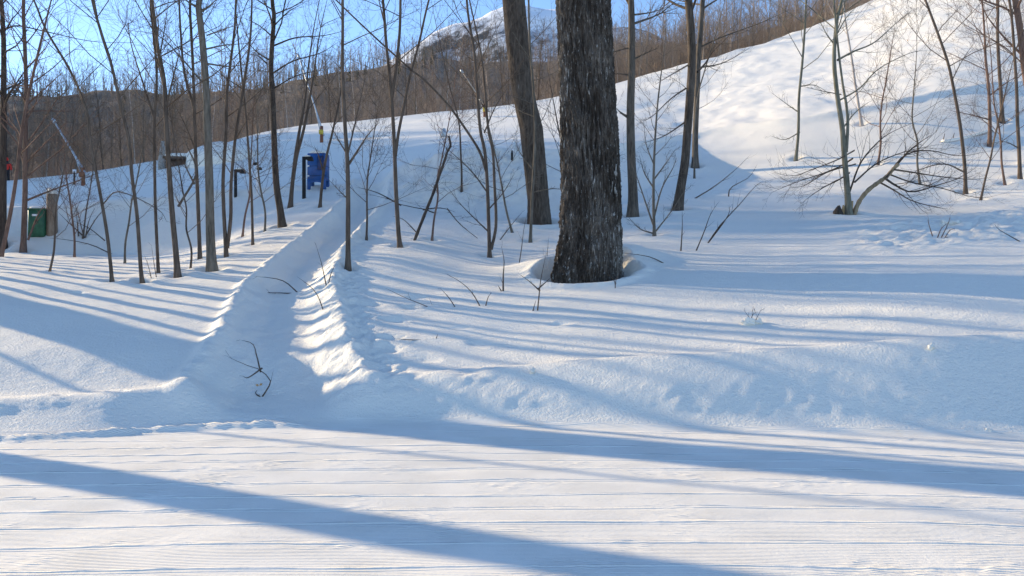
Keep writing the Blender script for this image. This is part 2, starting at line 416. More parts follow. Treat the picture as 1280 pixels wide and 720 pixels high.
def path_limb(mb, pts, r0, r1, rng, lev=2, nsub=7, sub=.35):
    n = len(pts); rad = [r0 + (r1 - r0) * i / (n - 1) for i in range(n)]
    mb.tube(pts, rad, 6 if r0 > .03 else 4, cap=False, tip=True)
    tot = sum((pts[i + 1] - pts[i]).length for i in range(n - 1))
    for k in range(nsub):
        f = .15 + .83 * (k + rng.random()) / nsub; i = min(int(f * (n - 1)), n - 2); q = pts[i].lerp(pts[i + 1], f * (n - 1) - i)
        dd = (pts[i + 1] - pts[i]).normalized(); a = dd.cross(rvec(rng, 1)).normalized()
        twig(mb, q, (dd * .8 + a * rng.uniform(.4, .9)).normalized(), tot * sub * rng.uniform(.5, 1.1) * (1.2 - .6 * f), max(rad[i] * .45, .003), lev - 1, rng, .06, 5, .1, 5)

def curve(pts, n):
    """Catmull-Rom resample"""
    q = [pts[0] * 2 - pts[1]] + pts + [pts[-1] * 2 - pts[-2]]; out = []
    m = len(pts) - 1
    for k in range(n + 1):
        s = min(k / n * m, m - 1e-6); i = int(s); t = s - i; a, b, c, d = q[i], q[i + 1], q[i + 2], q[i + 3]
        out.append(.5 * ((2 * b) + (c - a) * t + (2 * a - 5 * b + 4 * c - d) * t * t + (3 * b - a - 3 * c + d) * t ** 3))
    return out

def tree(label, pts, w0, w1, H=11.0, n=12, start=.3, seed=0, mat=None, name='bare_tree', cat='tree', limbs=(), forks=(), d=None, blen=.33, lev=2, elev=(.35, 1.05), group=None, sides=8, well=True, minr=.012, nsub=6, leaves=0):
    rng = random.Random(seed * 7919 + 13); mat = mat or BARK_BROWN; n = int(n * 1.6); start *= .9; w0 *= .86; w1 *= .82
    dd = d or hit(*pts[0]) or 25.0
    base = P(pts[0][0], pts[0][1], dd); g = gz(base.x, base.y); base.z = g
    root = empty(name, base, label, cat, group)
    lean = rng.uniform(-.02, .05)
    def W(px, py):
        v = P(px, py, dd); v.y += lean * (v.z - g); return v - base
    path = [W(*p) for p in pts]; path[0] = Vector((0, 0, 0))
    if len(path) > 1 and path[1].z < .15: path.pop(1)
    top = path[-1]; dr = (path[-1] - path[-2]).normalized()
    while path[-1].z < H - .3:
        dr = (dr + rvec(rng, .05) + Vector((0, 0, .06))).normalized(); path.append(path[-1] + dr * min(1.6, H - path[-1].z + .2))
    path.insert(0, path[0] - (path[1] - path[0]).normalized() * .35)
    r0 = w0 / F * dd / 2; r1 = w1 / F * dd / 2
    m = max(18, len(path) * 5); cp = curve(path, m)
    vis = top.z
    def rad(z):
        if z < vis: k = max(z, 0) / vis; r = r0 + (r1 - r0) * k
        else: r = r1 * max(1 - (z - vis) / max(H - vis, .1), .05)
        return max(r * (1 + .45 * math.exp(-max(z, 0) / max(r0 * 2.2, .05))), .004)
    mb = MB(); mb.tube(cp, [rad(q.z) for q in cp], sides, cap=True)
    for fk in forks:        # further stems: (points, w0, w1)
        fp = [W(*p) for p in fk[0]]; dr = (fp[-1] - fp[-2]).normalized()
        while fp[-1].z < H * .85:
            dr = (dr + rvec(rng, .05) + Vector((0, 0, .05))).normalized(); fp.append(fp[-1] + dr * 1.4)
        ra, rb = fk[1] / F * dd / 2, fk[2] / F * dd / 2; fc = curve(fp, len(fp) * 4)
        mb.tube(fc, [max(ra + (rb - ra) * min(1, i / (len(fc) * .6)) - (rb * .9 * max(0, i / len(fc) - .6) / .4), .004) for i in range(len(fc))], sides, cap=True)
        for k in range(max(3, n // 3)):
            i = int(len(fc) * rng.uniform(.25, .95)); q = fc[min(i, len(fc) - 1)]; az = rng.uniform(0, 6.28); e = rng.uniform(*elev)
            lm = MB(); twig(lm, q, Vector((math.cos(az) * math.cos(e), math.sin(az) * math.cos(e), math.sin(e))), H * blen * rng.uniform(.4, .8), rb * .5, lev, rng, nsub=nsub)
            lm.build('branch', mat, root)
    mb.build('trunk', mat, root)
    zs = [q.z for q in cp]
    for k in range(n):
        f = start + (.97 - start) * (k + rng.random() * .9) / n; z = f * H
        i = next((j for j in range(len(zs)) if zs[j] >= z), len(zs) - 1); q = cp[i]
        az = k * 2.4 + rng.uniform(-.6, .6); e = rng.uniform(*elev)
        L = H * blen * (1.15 - .75 * f) * rng.uniform(.65, 1.25)
        lm = MB(); twig(lm, q, Vector((math.cos(az) * math.cos(e), math.sin(az) * math.cos(e), math.sin(e))), L, max(min(rad(z) * .42, .045), .006), lev, rng, nsub=nsub)
        lm.build('branch', mat, root)
    for lp in limbs:        # surveyed limbs: (points, w0[, number of twigs])
        q = [W(*p) for p in lp[0]]; sk = rng.uniform(-.5, .5)
        for j, v in enumerate(q): v.y += sk * j / len(q) * (q[-1] - q[0]).length
        lm = MB(); c = curve(q, max(6, 3 * len(q))); path_limb(lm, c, max(lp[1] / F * dd / 2, .005), .003, rng, 2, lp[2] if len(lp) > 2 else 8, lp[3] if len(lp) > 3 else .35)
        lm.build('branch', mat, root)
    if leaves:
        add_leaves(root, [o for o in root.children if o.name.startswith('branch')], leaves, rng)
    if well: WELLS.append((base.x, base.y, r0))
    return root

def add_leaves(root, brs, n, rng):
    mb = MB()
    for k in range(n):
        o = rng.choice(brs); v = o.data.vertices[rng.randrange(len(o.data.vertices))].co
        a = rvec(rng, 1).normalized(); b = a.cross(rvec(rng, 1)).normalized(); c = Vector(v); nrm = a.cross(b) * .004; s = rng.uniform(.02, .035)
        i = len(mb.v)
        for sg in (1, -1):
            for q in (c, c + a * s + b * s * .6 + nrm * sg, c + a * 2.2 * s, c + a * s - b * s * .6 + nrm * sg): mb.v.append(tuple(q + nrm * sg * .4))
        mb.f += [(i, i + 1, i + 2), (i, i + 2, i + 3), (i + 4, i + 6, i + 5), (i + 4, i + 7, i + 6)]
    o = mb.build('dry_leaves', LEAF, root); o['kind'] = 'stuff'

# ---- the great trunk and its neighbour, with furrowed bark as geometry
def big_tree(label, prof, d, H, nth, dz, amp, hp, vp, mat, seed, flare, limbs, zmax):
    """prof: (py, px left edge, px right edge)"""
    rng = random.Random(seed)
    pl, pr = prof[0][1], prof[0][2]; x0 = ((pl + pr) / 2 - 640) / F * d; g = gz(x0, d)
    root = empty('large_tree', (x0, d, g), label, 'tree')
    pz = [EYE - (p[0] - HOR) / F * d - g for p in prof]; pc = [((p[1] + p[2]) / 2 - 640) / F * d - x0 for p in prof]; pw = [(p[2] - p[1]) / 2 / F * d for p in prof]
    o = np.argsort(pz); pz = np.array(pz)[o]; pc = np.array(pc)[o]; pw = np.array(pw)[o]
    z = np.concatenate([np.arange(-.45, zmax, dz), np.arange(zmax, H, .25)]); th = np.arange(nth) * 2 * np.pi / nth
    zz, tt = np.meshgrid(z, th, indexing='ij')
    cx = np.interp(zz, pz, pc); top = zz > pz[-1]
    sl = (pc[-1] - pc[-2]) / (pz[-1] - pz[-2]); cx = np.where(top, pc[-1] + (zz - pz[-1]) * sl, cx)
    rr = np.interp(zz, pz, pw); rr = np.where(top, pw[-1] * (1 - .75 * (zz - pz[-1]) / (H - pz[-1])), rr)
    fl = np.exp(-np.maximum(zz, 0) / .32)
    rr = rr * (1 + flare * fl * (.6 + .5 * np.sin(3 * tt + seed) + .25 * np.sin(5 * tt + 1.3)))
    rr = rr * (1 + .03 * np.sin(2 * tt + zz * .5) + .02 * np.sin(4 * tt + 1 + zz * .8))
    # furrows: ridged noise wrapped round the stem, stretched along it
    ca, sa = np.cos(tt), np.sin(tt); k = pw.mean() / hp
    def rid(f, off):
        a = perlin(tt / (2 * np.pi) * (round(2 * np.pi * k * f)) + off + .35 * perlin(zz * 2.2 + off, tt * 2), zz / vp * f + off)
        b = perlin((tt / (2 * np.pi) - 1) * (round(2 * np.pi * k * f)) + off + .35 * perlin(zz * 2.2 + off, (tt - 2 * np.pi) * 2), zz / vp * f + off)
        m = sstep(.9, 1.0, tt / (2 * np.pi)); return 1 - np.abs(a * (1 - m) + b * m) * 2.4
    h = rid(1, 3.3) * .65 + rid(2.1, 8.1) * .35 + .25 * perlin(tt * 40, zz * 30)
    rr = rr + amp * (np.clip(h, -.6, 1) - .35)
    V = np.stack([cx + rr * ca, rr * sa, zz], -1).reshape(-1, 3)
    nz = len(z); i = np.arange(nz - 1)[:, None] * nth; a = np.arange(nth)[None, :]; b = (a + 1) % nth
    Q = np.stack([i + a, i + b, i + nth + b, i + nth + a], -1).reshape(-1, 4)
    link('trunk', mesh_np('trunk', V, Q, mat), root)
    for k in range(limbs):
        f = .5 + .48 * k / limbs; zq = f * H; q = Vector((np.interp(zq, pz, pc) if zq < pz[-1] else pc[-1] + (zq - pz[-1]) * sl, 0, zq)); az = k * 2.4 + rng.random(); e = rng.uniform(.4, .9)
        lm = MB(); twig(lm, q, Vector((math.cos(az) * math.cos(e), math.sin(az) * math.cos(e), math.sin(e))), H * .32 * (1.2 - .6 * f), .09, 3, rng, seg=7, nsub=6)
        lm.build('branch', mat, root)
    WELLS.append((x0, d, pw[0]))
    return root

big_tree('massive old tree trunk with deeply furrowed dark bark, the thickest in view',
         [(345, 694, 772), (310, 699, 774), (250, 705, 773), (160, 703.5, 769), (100, 702, 765), (0, 697, 761)], hit(735, 345), 19, 300, .020, .085, .10, .65, BARK_OLD, 3, .13, 9, 8.4)
big_tree('second thickest trunk, grey scaly bark, leaning left, just left of the massive one',
         [(279, 660, 689), (250, 660, 686), (160, 650, 678), (120, 641, 668), (50, 632, 661), (0, 628, 656)], hit(675, 279), 17, 130, .035, .012, .06, .25, BARK_MID, 5, .10, 9, 10.4)

# ---- the trees one by one (survey points run from the base upward)
T = tree
T('dark thick stem cut by the left edge of the picture', [(2, 308), (3, 270), (4, 200), (5, 120), (5, 50), (2, 0)], 12, 6, 11, 12, .4, 1, BARK_DARK, limbs=[([(5, 38), (18, 30), (50, 35), (105, 45), (165, 44)], 2.5)])
T('slim upright tree with sunlit reddish edge, left of the green bin', [(29, 315), (31, 240), (31, 180), (32, 120), (30, 60), (28, 0)], 8, 5, 10, 14, .25, 2, BARK_RED,
  limbs=[([(31, 205), (45, 190), (70, 165), (84, 150)], 3), ([(34, 250), (60, 238), (100, 222), (125, 212)], 3), ([(33, 130), (55, 112), (85, 85)], 2.5), ([(35, 300), (50, 268), (62, 255)], 3)])
T('thin sapling slanting right beside the slim reddish tree', [(1, 322), (10, 280), (17, 240), (22, 200), (26, 165), (36, 110), (52, 40)], 6, 3.5, 9, 9, .35, 3, BARK_RED, name='bare_sapling')
T('thin crooked sapling bending left high up, right of the green bin', [(140, 352), (138, 330), (133, 290), (125, 245), (112, 178), (107, 140), (87, 90), (55, 36), (40, 0)], 5.5, 3, 10, 10, .3, 4, BARK_BROWN, name='bare_sapling',
  limbs=[([(128, 255), (150, 240), (200, 262), (215, 280)], 2), ([(118, 210), (100, 190), (70, 160)], 2)])
T('tall sapling with a sweeping bend to the left, right of the crooked one', [(178, 353), (176, 335), (172, 270), (166, 220), (163, 180), (152, 130), (141, 80), (130, 45), (118, 0)], 6, 4, 11, 12, .35, 5, BARK_BROWN,
  forks=[([(138, 72), (128, 40), (122, 10)], 3, 2)])
T('straight thin stem forking above the treeline, between two bent saplings', [(198, 342), (193, 260), (191, 200), (190, 150), (192, 90), (186, 30), (183, 0)], 5, 3.5, 10, 12, .35, 6, BARK_BROWN,
  limbs=[([(191, 150), (175, 100), (160, 50), (155, 0)], 3), ([(192, 85), (205, 40), (215, 0)], 2.5)])
T('stout brown tree with a kink at mid height, left of the tall grey stem', [(222, 346), (220, 320), (214, 260), (209, 195), (206, 150), (203, 100), (195, 60), (187, 0)], 9, 5, 11, 13, .35, 7, BARK_BROWN,
  limbs=[([(222, 258), (240, 215), (225, 180), (211, 160)], 3.5, 4), ([(206, 130), (222, 90), (240, 40)], 3)])
T('thin stem with a forked top just left of the tall grey stem', [(250, 324), (246, 240), (243, 190), (241, 140), (239, 90), (236, 40), (234, 0)], 6, 4, 10, 12, .4, 8, BARK_BROWN, forks=[([(241, 135), (228, 90), (222, 30)], 3.5, 2.5)],
  limbs=[([(242, 185), (225, 150), (205, 118)], 2.5), ([(242, 230), (230, 205), (212, 160)], 2.5)])
T('tall straight grey tree, tallest and stoutest of the left group', [(265, 339), (263, 290), (262, 230), (260, 170), (258, 110), (254, 55), (249, 10), (250, 0)], 13, 9, 12, 14, .55, 9, BARK_GREY, sides=10,
  limbs=[([(250, 16), (262, 8), (275, -6)], 4, 6), ([(248, 10), (235, 2), (222, -8)], 4, 6), ([(259, 110), (230, 75), (205, 50), (170, 45)], 2.5), ([(259, 80), (290, 82), (330, 72)], 2.5), ([(258, 62), (280, 55), (320, 50)], 2.5), ([(259, 45), (285, 38), (312, 32)], 2)])
T('pair of thin stems rising together from one base behind the lamp post', [(283, 321), (279, 260), (278, 220), (281, 165), (282, 110), (290, 40), (292, 0)], 6, 3.5, 10, 11, .35, 10, BARK_BROWN, forks=[([(284, 310), (288, 270), (288, 230), (293, 170), (302, 110), (310, 50), (312, 0)], 5, 3)])
T('slender sapling with a clean stem between the lamp post and the twin lights', [(316, 306), (315, 250), (313, 215), (310, 170), (306, 120), (300, 60)], 4, 2.5, 8, 9, .4, 11, BARK_BROWN, name='bare_sapling')
T('dark barked tree with a swollen base and many level branches, before the blue box', [(353, 284), (350, 262), (345, 230), (342, 180), (340, 130), (337, 80), (340, 20), (338, 0)], 10, 6, 11, 12, .5, 12, BARK_DARK, sides=10,
  limbs=[([(339, 90), (365, 75), (400, 65), (425, 50)], 2.5), ([(340, 55), (365, 42), (400, 36), (430, 25)], 2.5), ([(338, 75), (318, 62), (298, 40)], 2.5), ([(340, 30), (360, 15), (385, 5)], 2.5), ([(339, 110), (370, 90), (410, 80)], 2), ([(332, 78), (320, 68), (305, 66)], 2), ([(340, 45), (322, 30), (300, 20)], 2)])
T('small tree dividing low into a narrow fork, left of the dark light post', [(363, 259), (365, 235), (367, 215), (370, 190), (375, 160), (382, 120), (386, 80)], 6.5, 2.5, 8, 9, .4, 13, BARK_BROWN, forks=[([(366, 225), (371, 195), (379, 165), (386, 130), (392, 95)], 5, 2.5)], leaves=14)
T('thin sapling standing right in front of the blue box', [(400, 259), (402, 235), (405, 210), (410, 185), (415, 165), (424, 120), (428, 80)], 4.5, 2.2, 7.5, 8, .35, 14, BARK_BROWN, name='bare_sapling', limbs=[([(404, 215), (398, 195), (392, 182)], 2.5, 3)])
T('straight slim tree at the right rim of the sled chute', [(435, 334), (435, 290), (435, 245), (434, 200), (431, 155), (428, 90), (428, 40), (428, 0)], 7.5, 4, 11, 12, .45, 15, BARK_BROWN,
  limbs=[([(436, 205), (447, 188), (460, 168), (475, 152)], 3.5, 7), ([(432, 190), (420, 170), (410, 150)], 2), ([(434, 195), (443, 165), (455, 120), (468, 60)], 2.5), ([(436, 250), (426, 240), (412, 225)], 2)])
T('slim twin stemmed tree parting in a narrow V, right of the chute', [(500, 309), (498, 290), (495, 240), (493, 190), (491, 150), (487, 100), (482, 50), (478, 0)], 6.5, 4, 11, 11, .4, 16, BARK_BROWN,
  forks=[([(494, 195), (498, 165), (505, 130), (512, 95), (524, 50), (534, 5)], 4, 2.5), ([(489, 125), (495, 80), (499, 40), (500, 0)], 4, 3)])
T('slender clump of three stems rising together, left of the scaly leaning trunk', [(612, 321), (611, 285), (609, 230), (606, 190), (600, 160), (596, 110), (592, 60), (583, 0)], 5.5, 3.5, 10, 10, .35, 17, BARK_BROWN,
  forks=[([(614, 312), (620, 280), (618, 230), (616, 190), (610, 160), (606, 110), (600, 60)], 4, 2.5), ([(608, 215), (600, 190), (585, 165), (560, 130), (530, 98), (510, 82)], 3.5, 2)],
  limbs=[([(611, 290), (595, 275), (575, 255), (560, 235)], 2.2), ([(612, 260), (630, 240), (645, 215)], 2), ([(609, 240), (590, 215), (568, 195), (545, 175)], 2.2), ([(605, 165), (620, 130), (640, 100)], 2)])
T('pale sapling growing against the left side of the massive trunk', [(663, 302), (665, 250), (668, 200), (669, 160), (667, 110), (663, 60), (661, 0)], 4.5, 3, 9, 9, .3, 18, BARK_GREY, name='bare_sapling', limbs=[([(667, 240), (690, 236), (705, 238)], 2, 3), ([(668, 130), (645, 118), (620, 112)], 1.6), ([(665, 210), (650, 190), (645, 175)], 1.8)])
T('smooth grey tree with a stub on its left, right of the massive trunk', [(791, 271), (791, 240), (789, 200), (788, 160), (788, 130), (789, 90), (789, 40), (788, 0)], 14, 9.5, 12, 11, .5, 19, BARK_STEM, sides=12,
  limbs=[([(785, 147), (776, 142), (769, 136)], 4, 2, .2), ([(790, 95), (775, 92), (765, 92)], 2.5, 3), ([(791, 75), (810, 65), (825, 58)], 2.5), ([(790, 20), (815, 15), (840, 5)], 2.5), ([(789, 60), (770, 65), (758, 70)], 2)])
T('leaning brown tree that curves outward at its base, right of the smooth grey one', [(847, 263), (851, 235), (856, 205), (859, 170), (862, 130), (865, 80), (864, 40), (861, 0)], 13, 12, 12, 12, .5, 20, BARK_MID, sides=12,
  limbs=[([(872, 90), (885, 75), (895, 60), (925, 30)], 3), ([(858, 110), (840, 122), (815, 145), (800, 150)], 2.2), ([(860, 150), (830, 170), (800, 180)], 2.2), ([(862, 80), (838, 95), (815, 110)], 2)])
T('grey stem standing close behind the leaning brown tree', [(869, 208), (869, 170), (871, 120), (873, 70), (876, 30), (878, 0)], 9, 7, 13, 11, .5, 21, BARK_STEM, limbs=[([(874, 60), (900, 48), (950, 30), (990, 12)], 2.5), ([(873, 85), (905, 78), (945, 55)], 2.5)])
T('many branched bushy sapling fanning upward in snow, right of the massive trunk', [(818, 294), (817, 260), (817, 225), (818, 190), (820, 155), (823, 120)], 4.5, 2.5, 5.2, 8, .4, 22, BARK_GREY, name='bare_sapling', blen=.3,
  limbs=[([(818, 285), (808, 250), (800, 220), (792, 195)], 2.6), ([(818, 270), (828, 235), (842, 210), (848, 195)], 2.4), ([(817, 235), (806, 215), (800, 190)], 2.2), ([(817, 225), (832, 205), (848, 182)], 2.2), ([(817, 292), (800, 285), (785, 268)], 2), ([(819, 290), (840, 262), (858, 232)], 2), ([(817, 205), (808, 180), (805, 150)], 1.8)])
T('thin rod like sapling with fine twigs on the upper slope, left of the snapped tree', [(995, 199), (998, 165), (999, 120), (1003, 80), (1006, 40), (1008, 0)], 4.5, 3, 11.5, 12, .3, 23, BARK_OLIVE, name='bare_sapling', limbs=[([(998, 140), (985, 128), (965, 110)], 1.6), ([(999, 108), (1020, 106), (1042, 118)], 1.6), ([(1000, 165), (980, 175), (960, 170)], 1.6)])
T('greenish grey tree with a snapped limb split from its base', [(1061, 268), (1059, 235), (1056, 200), (1053, 160), (1047, 120), (1043, 75), (1046, 30), (1053, 0)], 9, 4.5, 11, 11, .45, 24, BARK_OLIVE, sides=10,
  limbs=[([(1047, 75), (1070, 62), (1100, 48), (1130, 22), (1160, -2)], 2.8), ([(1050, 125), (1075, 110), (1100, 85), (1140, 65), (1165, 62)], 2.2), ([(1043, 55), (1035, 40), (1025, 15)], 2.2), ([(1054, 160), (1070, 140), (1090, 125)], 2.2), ([(1045, 45), (1060, 20), (1075, 5)], 2), ([(1052, 118), (1030, 112), (1010, 105)], 1.6)],
  forks=[([(1058, 190), (1060, 155), (1058, 130), (1053, 100)], 4, 2)])
T('thin dark sapling slanting left on the right hand slope', [(1207, 241), (1206, 210), (1203, 180), (1199, 150), (1192, 112), (1185, 80), (1172, 42), (1160, 10)], 5.5, 3.5, 11, 11, .35, 25, BARK_BROWN, name='bare_sapling', limbs=[([(1205, 215), (1180, 205), (1150, 212), (1130, 222)], 2.2), ([(1190, 100), (1210, 70), (1235, 40)], 2)])
T('straight pale pink birch sapling on the bright upper slope', [(1077, 156), (1073, 130), (1069, 105), (1065, 75), (1060, 45), (1056, 20)], 4.5, 2.5, 9, 9, .35, 26, BARK_PALE, name='bare_sapling')
T('short brown stem with dense dry twigs, left of the two right edge stems', [(1237, 181), (1237, 150), (1235, 110), (1231, 75), (1229, 40)], 5.5, 3, 10, 14, .25, 27, BARK_RED, leaves=26, limbs=[([(1237, 150), (1215, 142), (1190, 135)], 2), ([(1236, 120), (1255, 105), (1275, 92)], 2)])
T('upright tawny stem high on the right hand slope', [(1253, 152), (1252, 120), (1250, 80), (1249, 40), (1250, 0)], 5.5, 4, 13, 11, .3, 28, BARK_BROWN)
T('thin stem nearest the right edge, standing before the tawny one', [(1275, 223), (1274, 190), (1272, 150), (1271, 110), (1268, 60), (1265, 20), (1262, 0)], 5.5, 3.5, 11, 12, .3, 29, BARK_BROWN, name='bare_sapling', limbs=[([(1273, 185), (1255, 178), (1235, 180)], 1.8)])
T('thick reddish brown trunk slanting in at the top right corner', [(1300, 205), (1292, 150), (1282, 90), (1276, 40), (1270, 0)], 11, 9, 13, 12, .35, 30, BARK_RED, limbs=[([(1280, 70), (1262, 45), (1245, 15), (1240, -10)], 3.5), ([(1281, 82), (1250, 60), (1205, 40), (1165, 22)], 2.2)])
T('thin upright stem behind the rubble, between massive trunk and blue box', [(577, 240), (577, 215), (576, 195), (573, 150), (560, 100)], 3, 2, 7, 7, .3, 31, BARK_BROWN, name='bare_sapling')
T('whip thin sapling on the upper slope beside the leaning brown tree', [(868, 223), (868, 190), (868, 160), (872, 120), (880, 90)], 3, 2, 8, 8, .3, 32, BARK_GREY, name='bare_sapling')
T('thin sapling with a bare stem above the shaded bank, left of the pole light', [(104, 296), (108, 262), (112, 240), (116, 215)], 2.5, 1.6, 4, 7, .2, 33, BARK_BROWN, name='bare_sapling')

_xr = random.Random(77)
for i_, (px, py, hh, side, lab) in enumerate((
    (62, 340, 4.5, 1, 'fine twiggy sapling in front of the green bin'), (93, 322, 3.6, -1, 'short wispy sapling at the foot of the shaded bank'), (156, 330, 5.5, 1, 'wispy sapling between the crooked one and the sweeping one'),
    (238, 338, 5.0, -1, 'wispy sapling squeezed beside the stout kinked tree'), (303, 296, 5.0, 1, 'wispy sapling leaning right beside the black armed light'), (331, 290, 4.2, -1, 'wispy sapling leaning left, near the swollen based dark tree'),
    (458, 300, 4.0, 1, 'wispy sapling right of the chute'), (540, 300, 4.8, 1, 'wispy sapling behind the leaning dead snag'), (640, 290, 4.5, -1, 'wispy sapling leaning left behind the three stem clump'),
    (705, 262, 5.0, -1, 'wispy sapling peeping out left behind the massive trunk'), 
    (1098, 205, 5.5, 1, 'wispy sapling behind the torn limb'), (1150, 230, 5.6, -1, 'wispy sapling left of the dark slanting one'), (1226, 250, 5.5, 1, 'wispy sapling between the dark slanting one and the edge stems'), (1256, 230, 6.5, -1, 'tall wispy sapling close to the right edge'))):
    q = [(px, py)]
    for k in range(1, 5): q.append((q[-1][0] + side * _xr.uniform(-1, 7), py - 26 * k))
    T(lab, q, 3.4, 2.2, hh, 13, .18, 60 + i_, (BARK_BROWN, BARK_RED, BARK_GREY)[i_ % 3], name='bare_sapling', blen=.42, elev=(.3, 1.1), sides=5, nsub=7)
# leaning dead snag
def polybranch(name, label, cat, pts, w0, w1, mat, d=None, seed=0, twigs=6, sub=.3, dd=0.0, group=None, sides=8, part='stem'):
    rng = random.Random(seed + 501); dist = d or hit(*pts[0]) or 20
    base = P(*pts[0], dist); base.z = gz(base.x, base.y)
    root = empty(name, base, label, cat, group)
    q = [P(px, py, dist) - base for px, py in pts]; q[0] = Vector((0, 0, 0)); tot = (q[-1] - q[0]).length or 1
    for i, v in enumerate(q): v.y += dd * i / (len(q) - 1) * tot
    q.insert(0, q[0] - (q[1] - q[0]).normalized() * .12)
    c = curve(q, 4 * len(q)); mb = MB(); n = len(c)
    mb.tube(c, [(w0 + (w1 - w0) * i / (n - 1)) / F * dist / 2 * (1 + .12 * math.sin(i * 2.3)) for i in range(n)], sides)
    mb.build(part, mat, root)
    for k in range(twigs):
        f = .25 + .7 * (k + rng.random()) / twigs; i = min(int(f * (n - 1)), n - 2); dr = (c[i + 1] - c[i]).normalized(); a = dr.cross(rvec(rng, 1)).normalized()
        lm = MB(); twig(lm, c[i], (dr * .7 + a * .7).normalized(), tot * sub * rng.uniform(.4, 1), max(w1 / F * dist / 3, .003), 1, rng); lm.build('twig', mat, root)
    return root
polybranch('dead_snag', 'dark leaning dead snag with a broken crooked tip, right of the chute', 'dead tree', [(518, 301), (530, 270), (541, 243), (549, 220), (556, 200), (559, 190), (563, 182), (561, 170)], 4.2, 2.6, BARK_DARK, seed=1, twigs=2, sub=.08)
polybranch('snapped_limb', 'torn yellowish limb split off the greenish grey tree and propped right', 'broken branch', [(1068, 264), (1074, 252), (1085, 238), (1098, 228), (1108, 221), (1116, 212), (1123, 205)], 6, 4.5, BARK_TAN, d=hit(1066, 268), seed=2, twigs=0)
_d = hit(1066, 268)
for i, (pts, w, lab) in enumerate((
    ([(1120, 207), (1135, 190), (1150, 178), (1165, 168)], 3, 'fallen branch rising steeply from the tip of the torn limb'),
    ([(1105, 222), (1120, 232), (1140, 240), (1170, 232), (1200, 222), (1225, 206)], 3, 'long fallen branch sweeping low to the right of the torn limb'),
    ([(1118, 212), (1145, 216), (1170, 220), (1210, 224), (1240, 222)], 2.4, 'level fallen branch reaching right beneath the slanting sapling'),
    ([(1108, 222), (1130, 195), (1160, 188), (1200, 195), (1240, 188)], 2.4, 'arched fallen branch reaching right above the rubble'),
    ([(1100, 228), (1118, 238), (1138, 250), (1165, 258), (1190, 262)], 2.4, 'fallen branch drooping onto the snow rubble'),
    ([(1062, 240), (1075, 205), (1095, 180), (1115, 165), (1150, 150)], 2.6, 'curved branch rising right from the foot of the greenish grey tree'),
    ([(1066, 198), (1050, 208), (1025, 218), (1000, 226), (975, 236), (960, 243)], 2.6, 'long fallen branch sweeping left from the greenish grey tree'),
    ([(1062, 216), (1048, 225), (1030, 234), (1012, 246), (1000, 256)], 2.2, 'short fallen branch drooping left beside the greenish grey tree'),
    ([(1068, 188), (1046, 200), (1015, 212), (990, 220), (962, 214)], 2.0, 'thin fallen branch above the long left one'),
    ([(1068, 228), (1095, 205), (1130, 190), (1175, 180)], 2.4, 'slightly arched branch passing behind the torn limb'),
    ([(1070, 205), (1035, 215), (1005, 232), (985, 234)], 1.8, 'fine fallen branch close under the long left one'),
    ([(1112, 218), (1140, 228), (1180, 236), (1215, 246), (1245, 246)], 2.0, 'lowest long fallen branch at the right, skimming the snow'))):
    rng = random.Random(70 + i); b = P(*pts[0], _d); root = empty('fallen_branch', b, lab, 'branch', 'fallen branches around the snapped tree')
    q = [P(px, py, _d + rng.uniform(-.2, .3)) - b for px, py in pts]; mb = MB(); path_limb(mb, curve(q, 14), w / F * _d / 2, .003, rng, 2, 14, .42); mb.build('branch', BARK_DARK if i % 2 else BARK_BROWN, root)
# stump bark at the foot
b = P(1058, 266, _d); b.z = gz(b.x, b.y); root = empty('split_stump', b, 'split orange brown stump of torn bark at the foot of the greenish grey tree', 'stump')
rng = random.Random(4); mb = MB()
for k in range(5):
    x = -.18 + .1 * k; mb.tube([Vector((x, .05, -.1)), Vector((x + .02, .04, .12)), Vector((x + rng.uniform(-.03, .05), 0, rng.uniform(.22, .4)))], [.06, .05, .02], 6)
mb.build('splinters', WOOD_RAW, root)
mb = MB(); mb.tube([Vector((-.22, -.05, -.1)), Vector((-.25, -.05, .06)), Vector((-.2, 0, .22))], [.16, .13, .04], 8); mb.build('bark', BARK_DARK, root)

# snowy log on the right hand slope
_dl = hit(1205, 176); b = P(1175, 181, _dl); root = empty('fallen_log', b, 'pale fallen log dusted with snow on the right hand slope', 'log')
q = [P(1174, 181, _dl) - b, P(1190, 178, _dl) - b, P(1212, 173, _dl + .3) - b, P(1240, 164, _dl + .6) - b]; c = curve(q, 12)
mb = MB(); mb.tube(c, [.11 - .004 * i for i in range(len(c))], 8); mb.build('trunk', BARK_PALE, root)
mb = MB(); mb.tube([v + Vector((0, 0, .07)) for v in c[1:]], [.10 - .004 * i for i in range(len(c) - 1)], 8); mb.build('snow_cover', SNOW, root)
for i, (x, y) in enumerate(((1178, 179), (1190, 178))):
    mb = MB(); mb.tube([P(x, y, _dl) - b, P(x + 3, y - 12, _dl) - b], [.02, .01], 5); mb.build('branch_stub', BARK_BROWN, root)

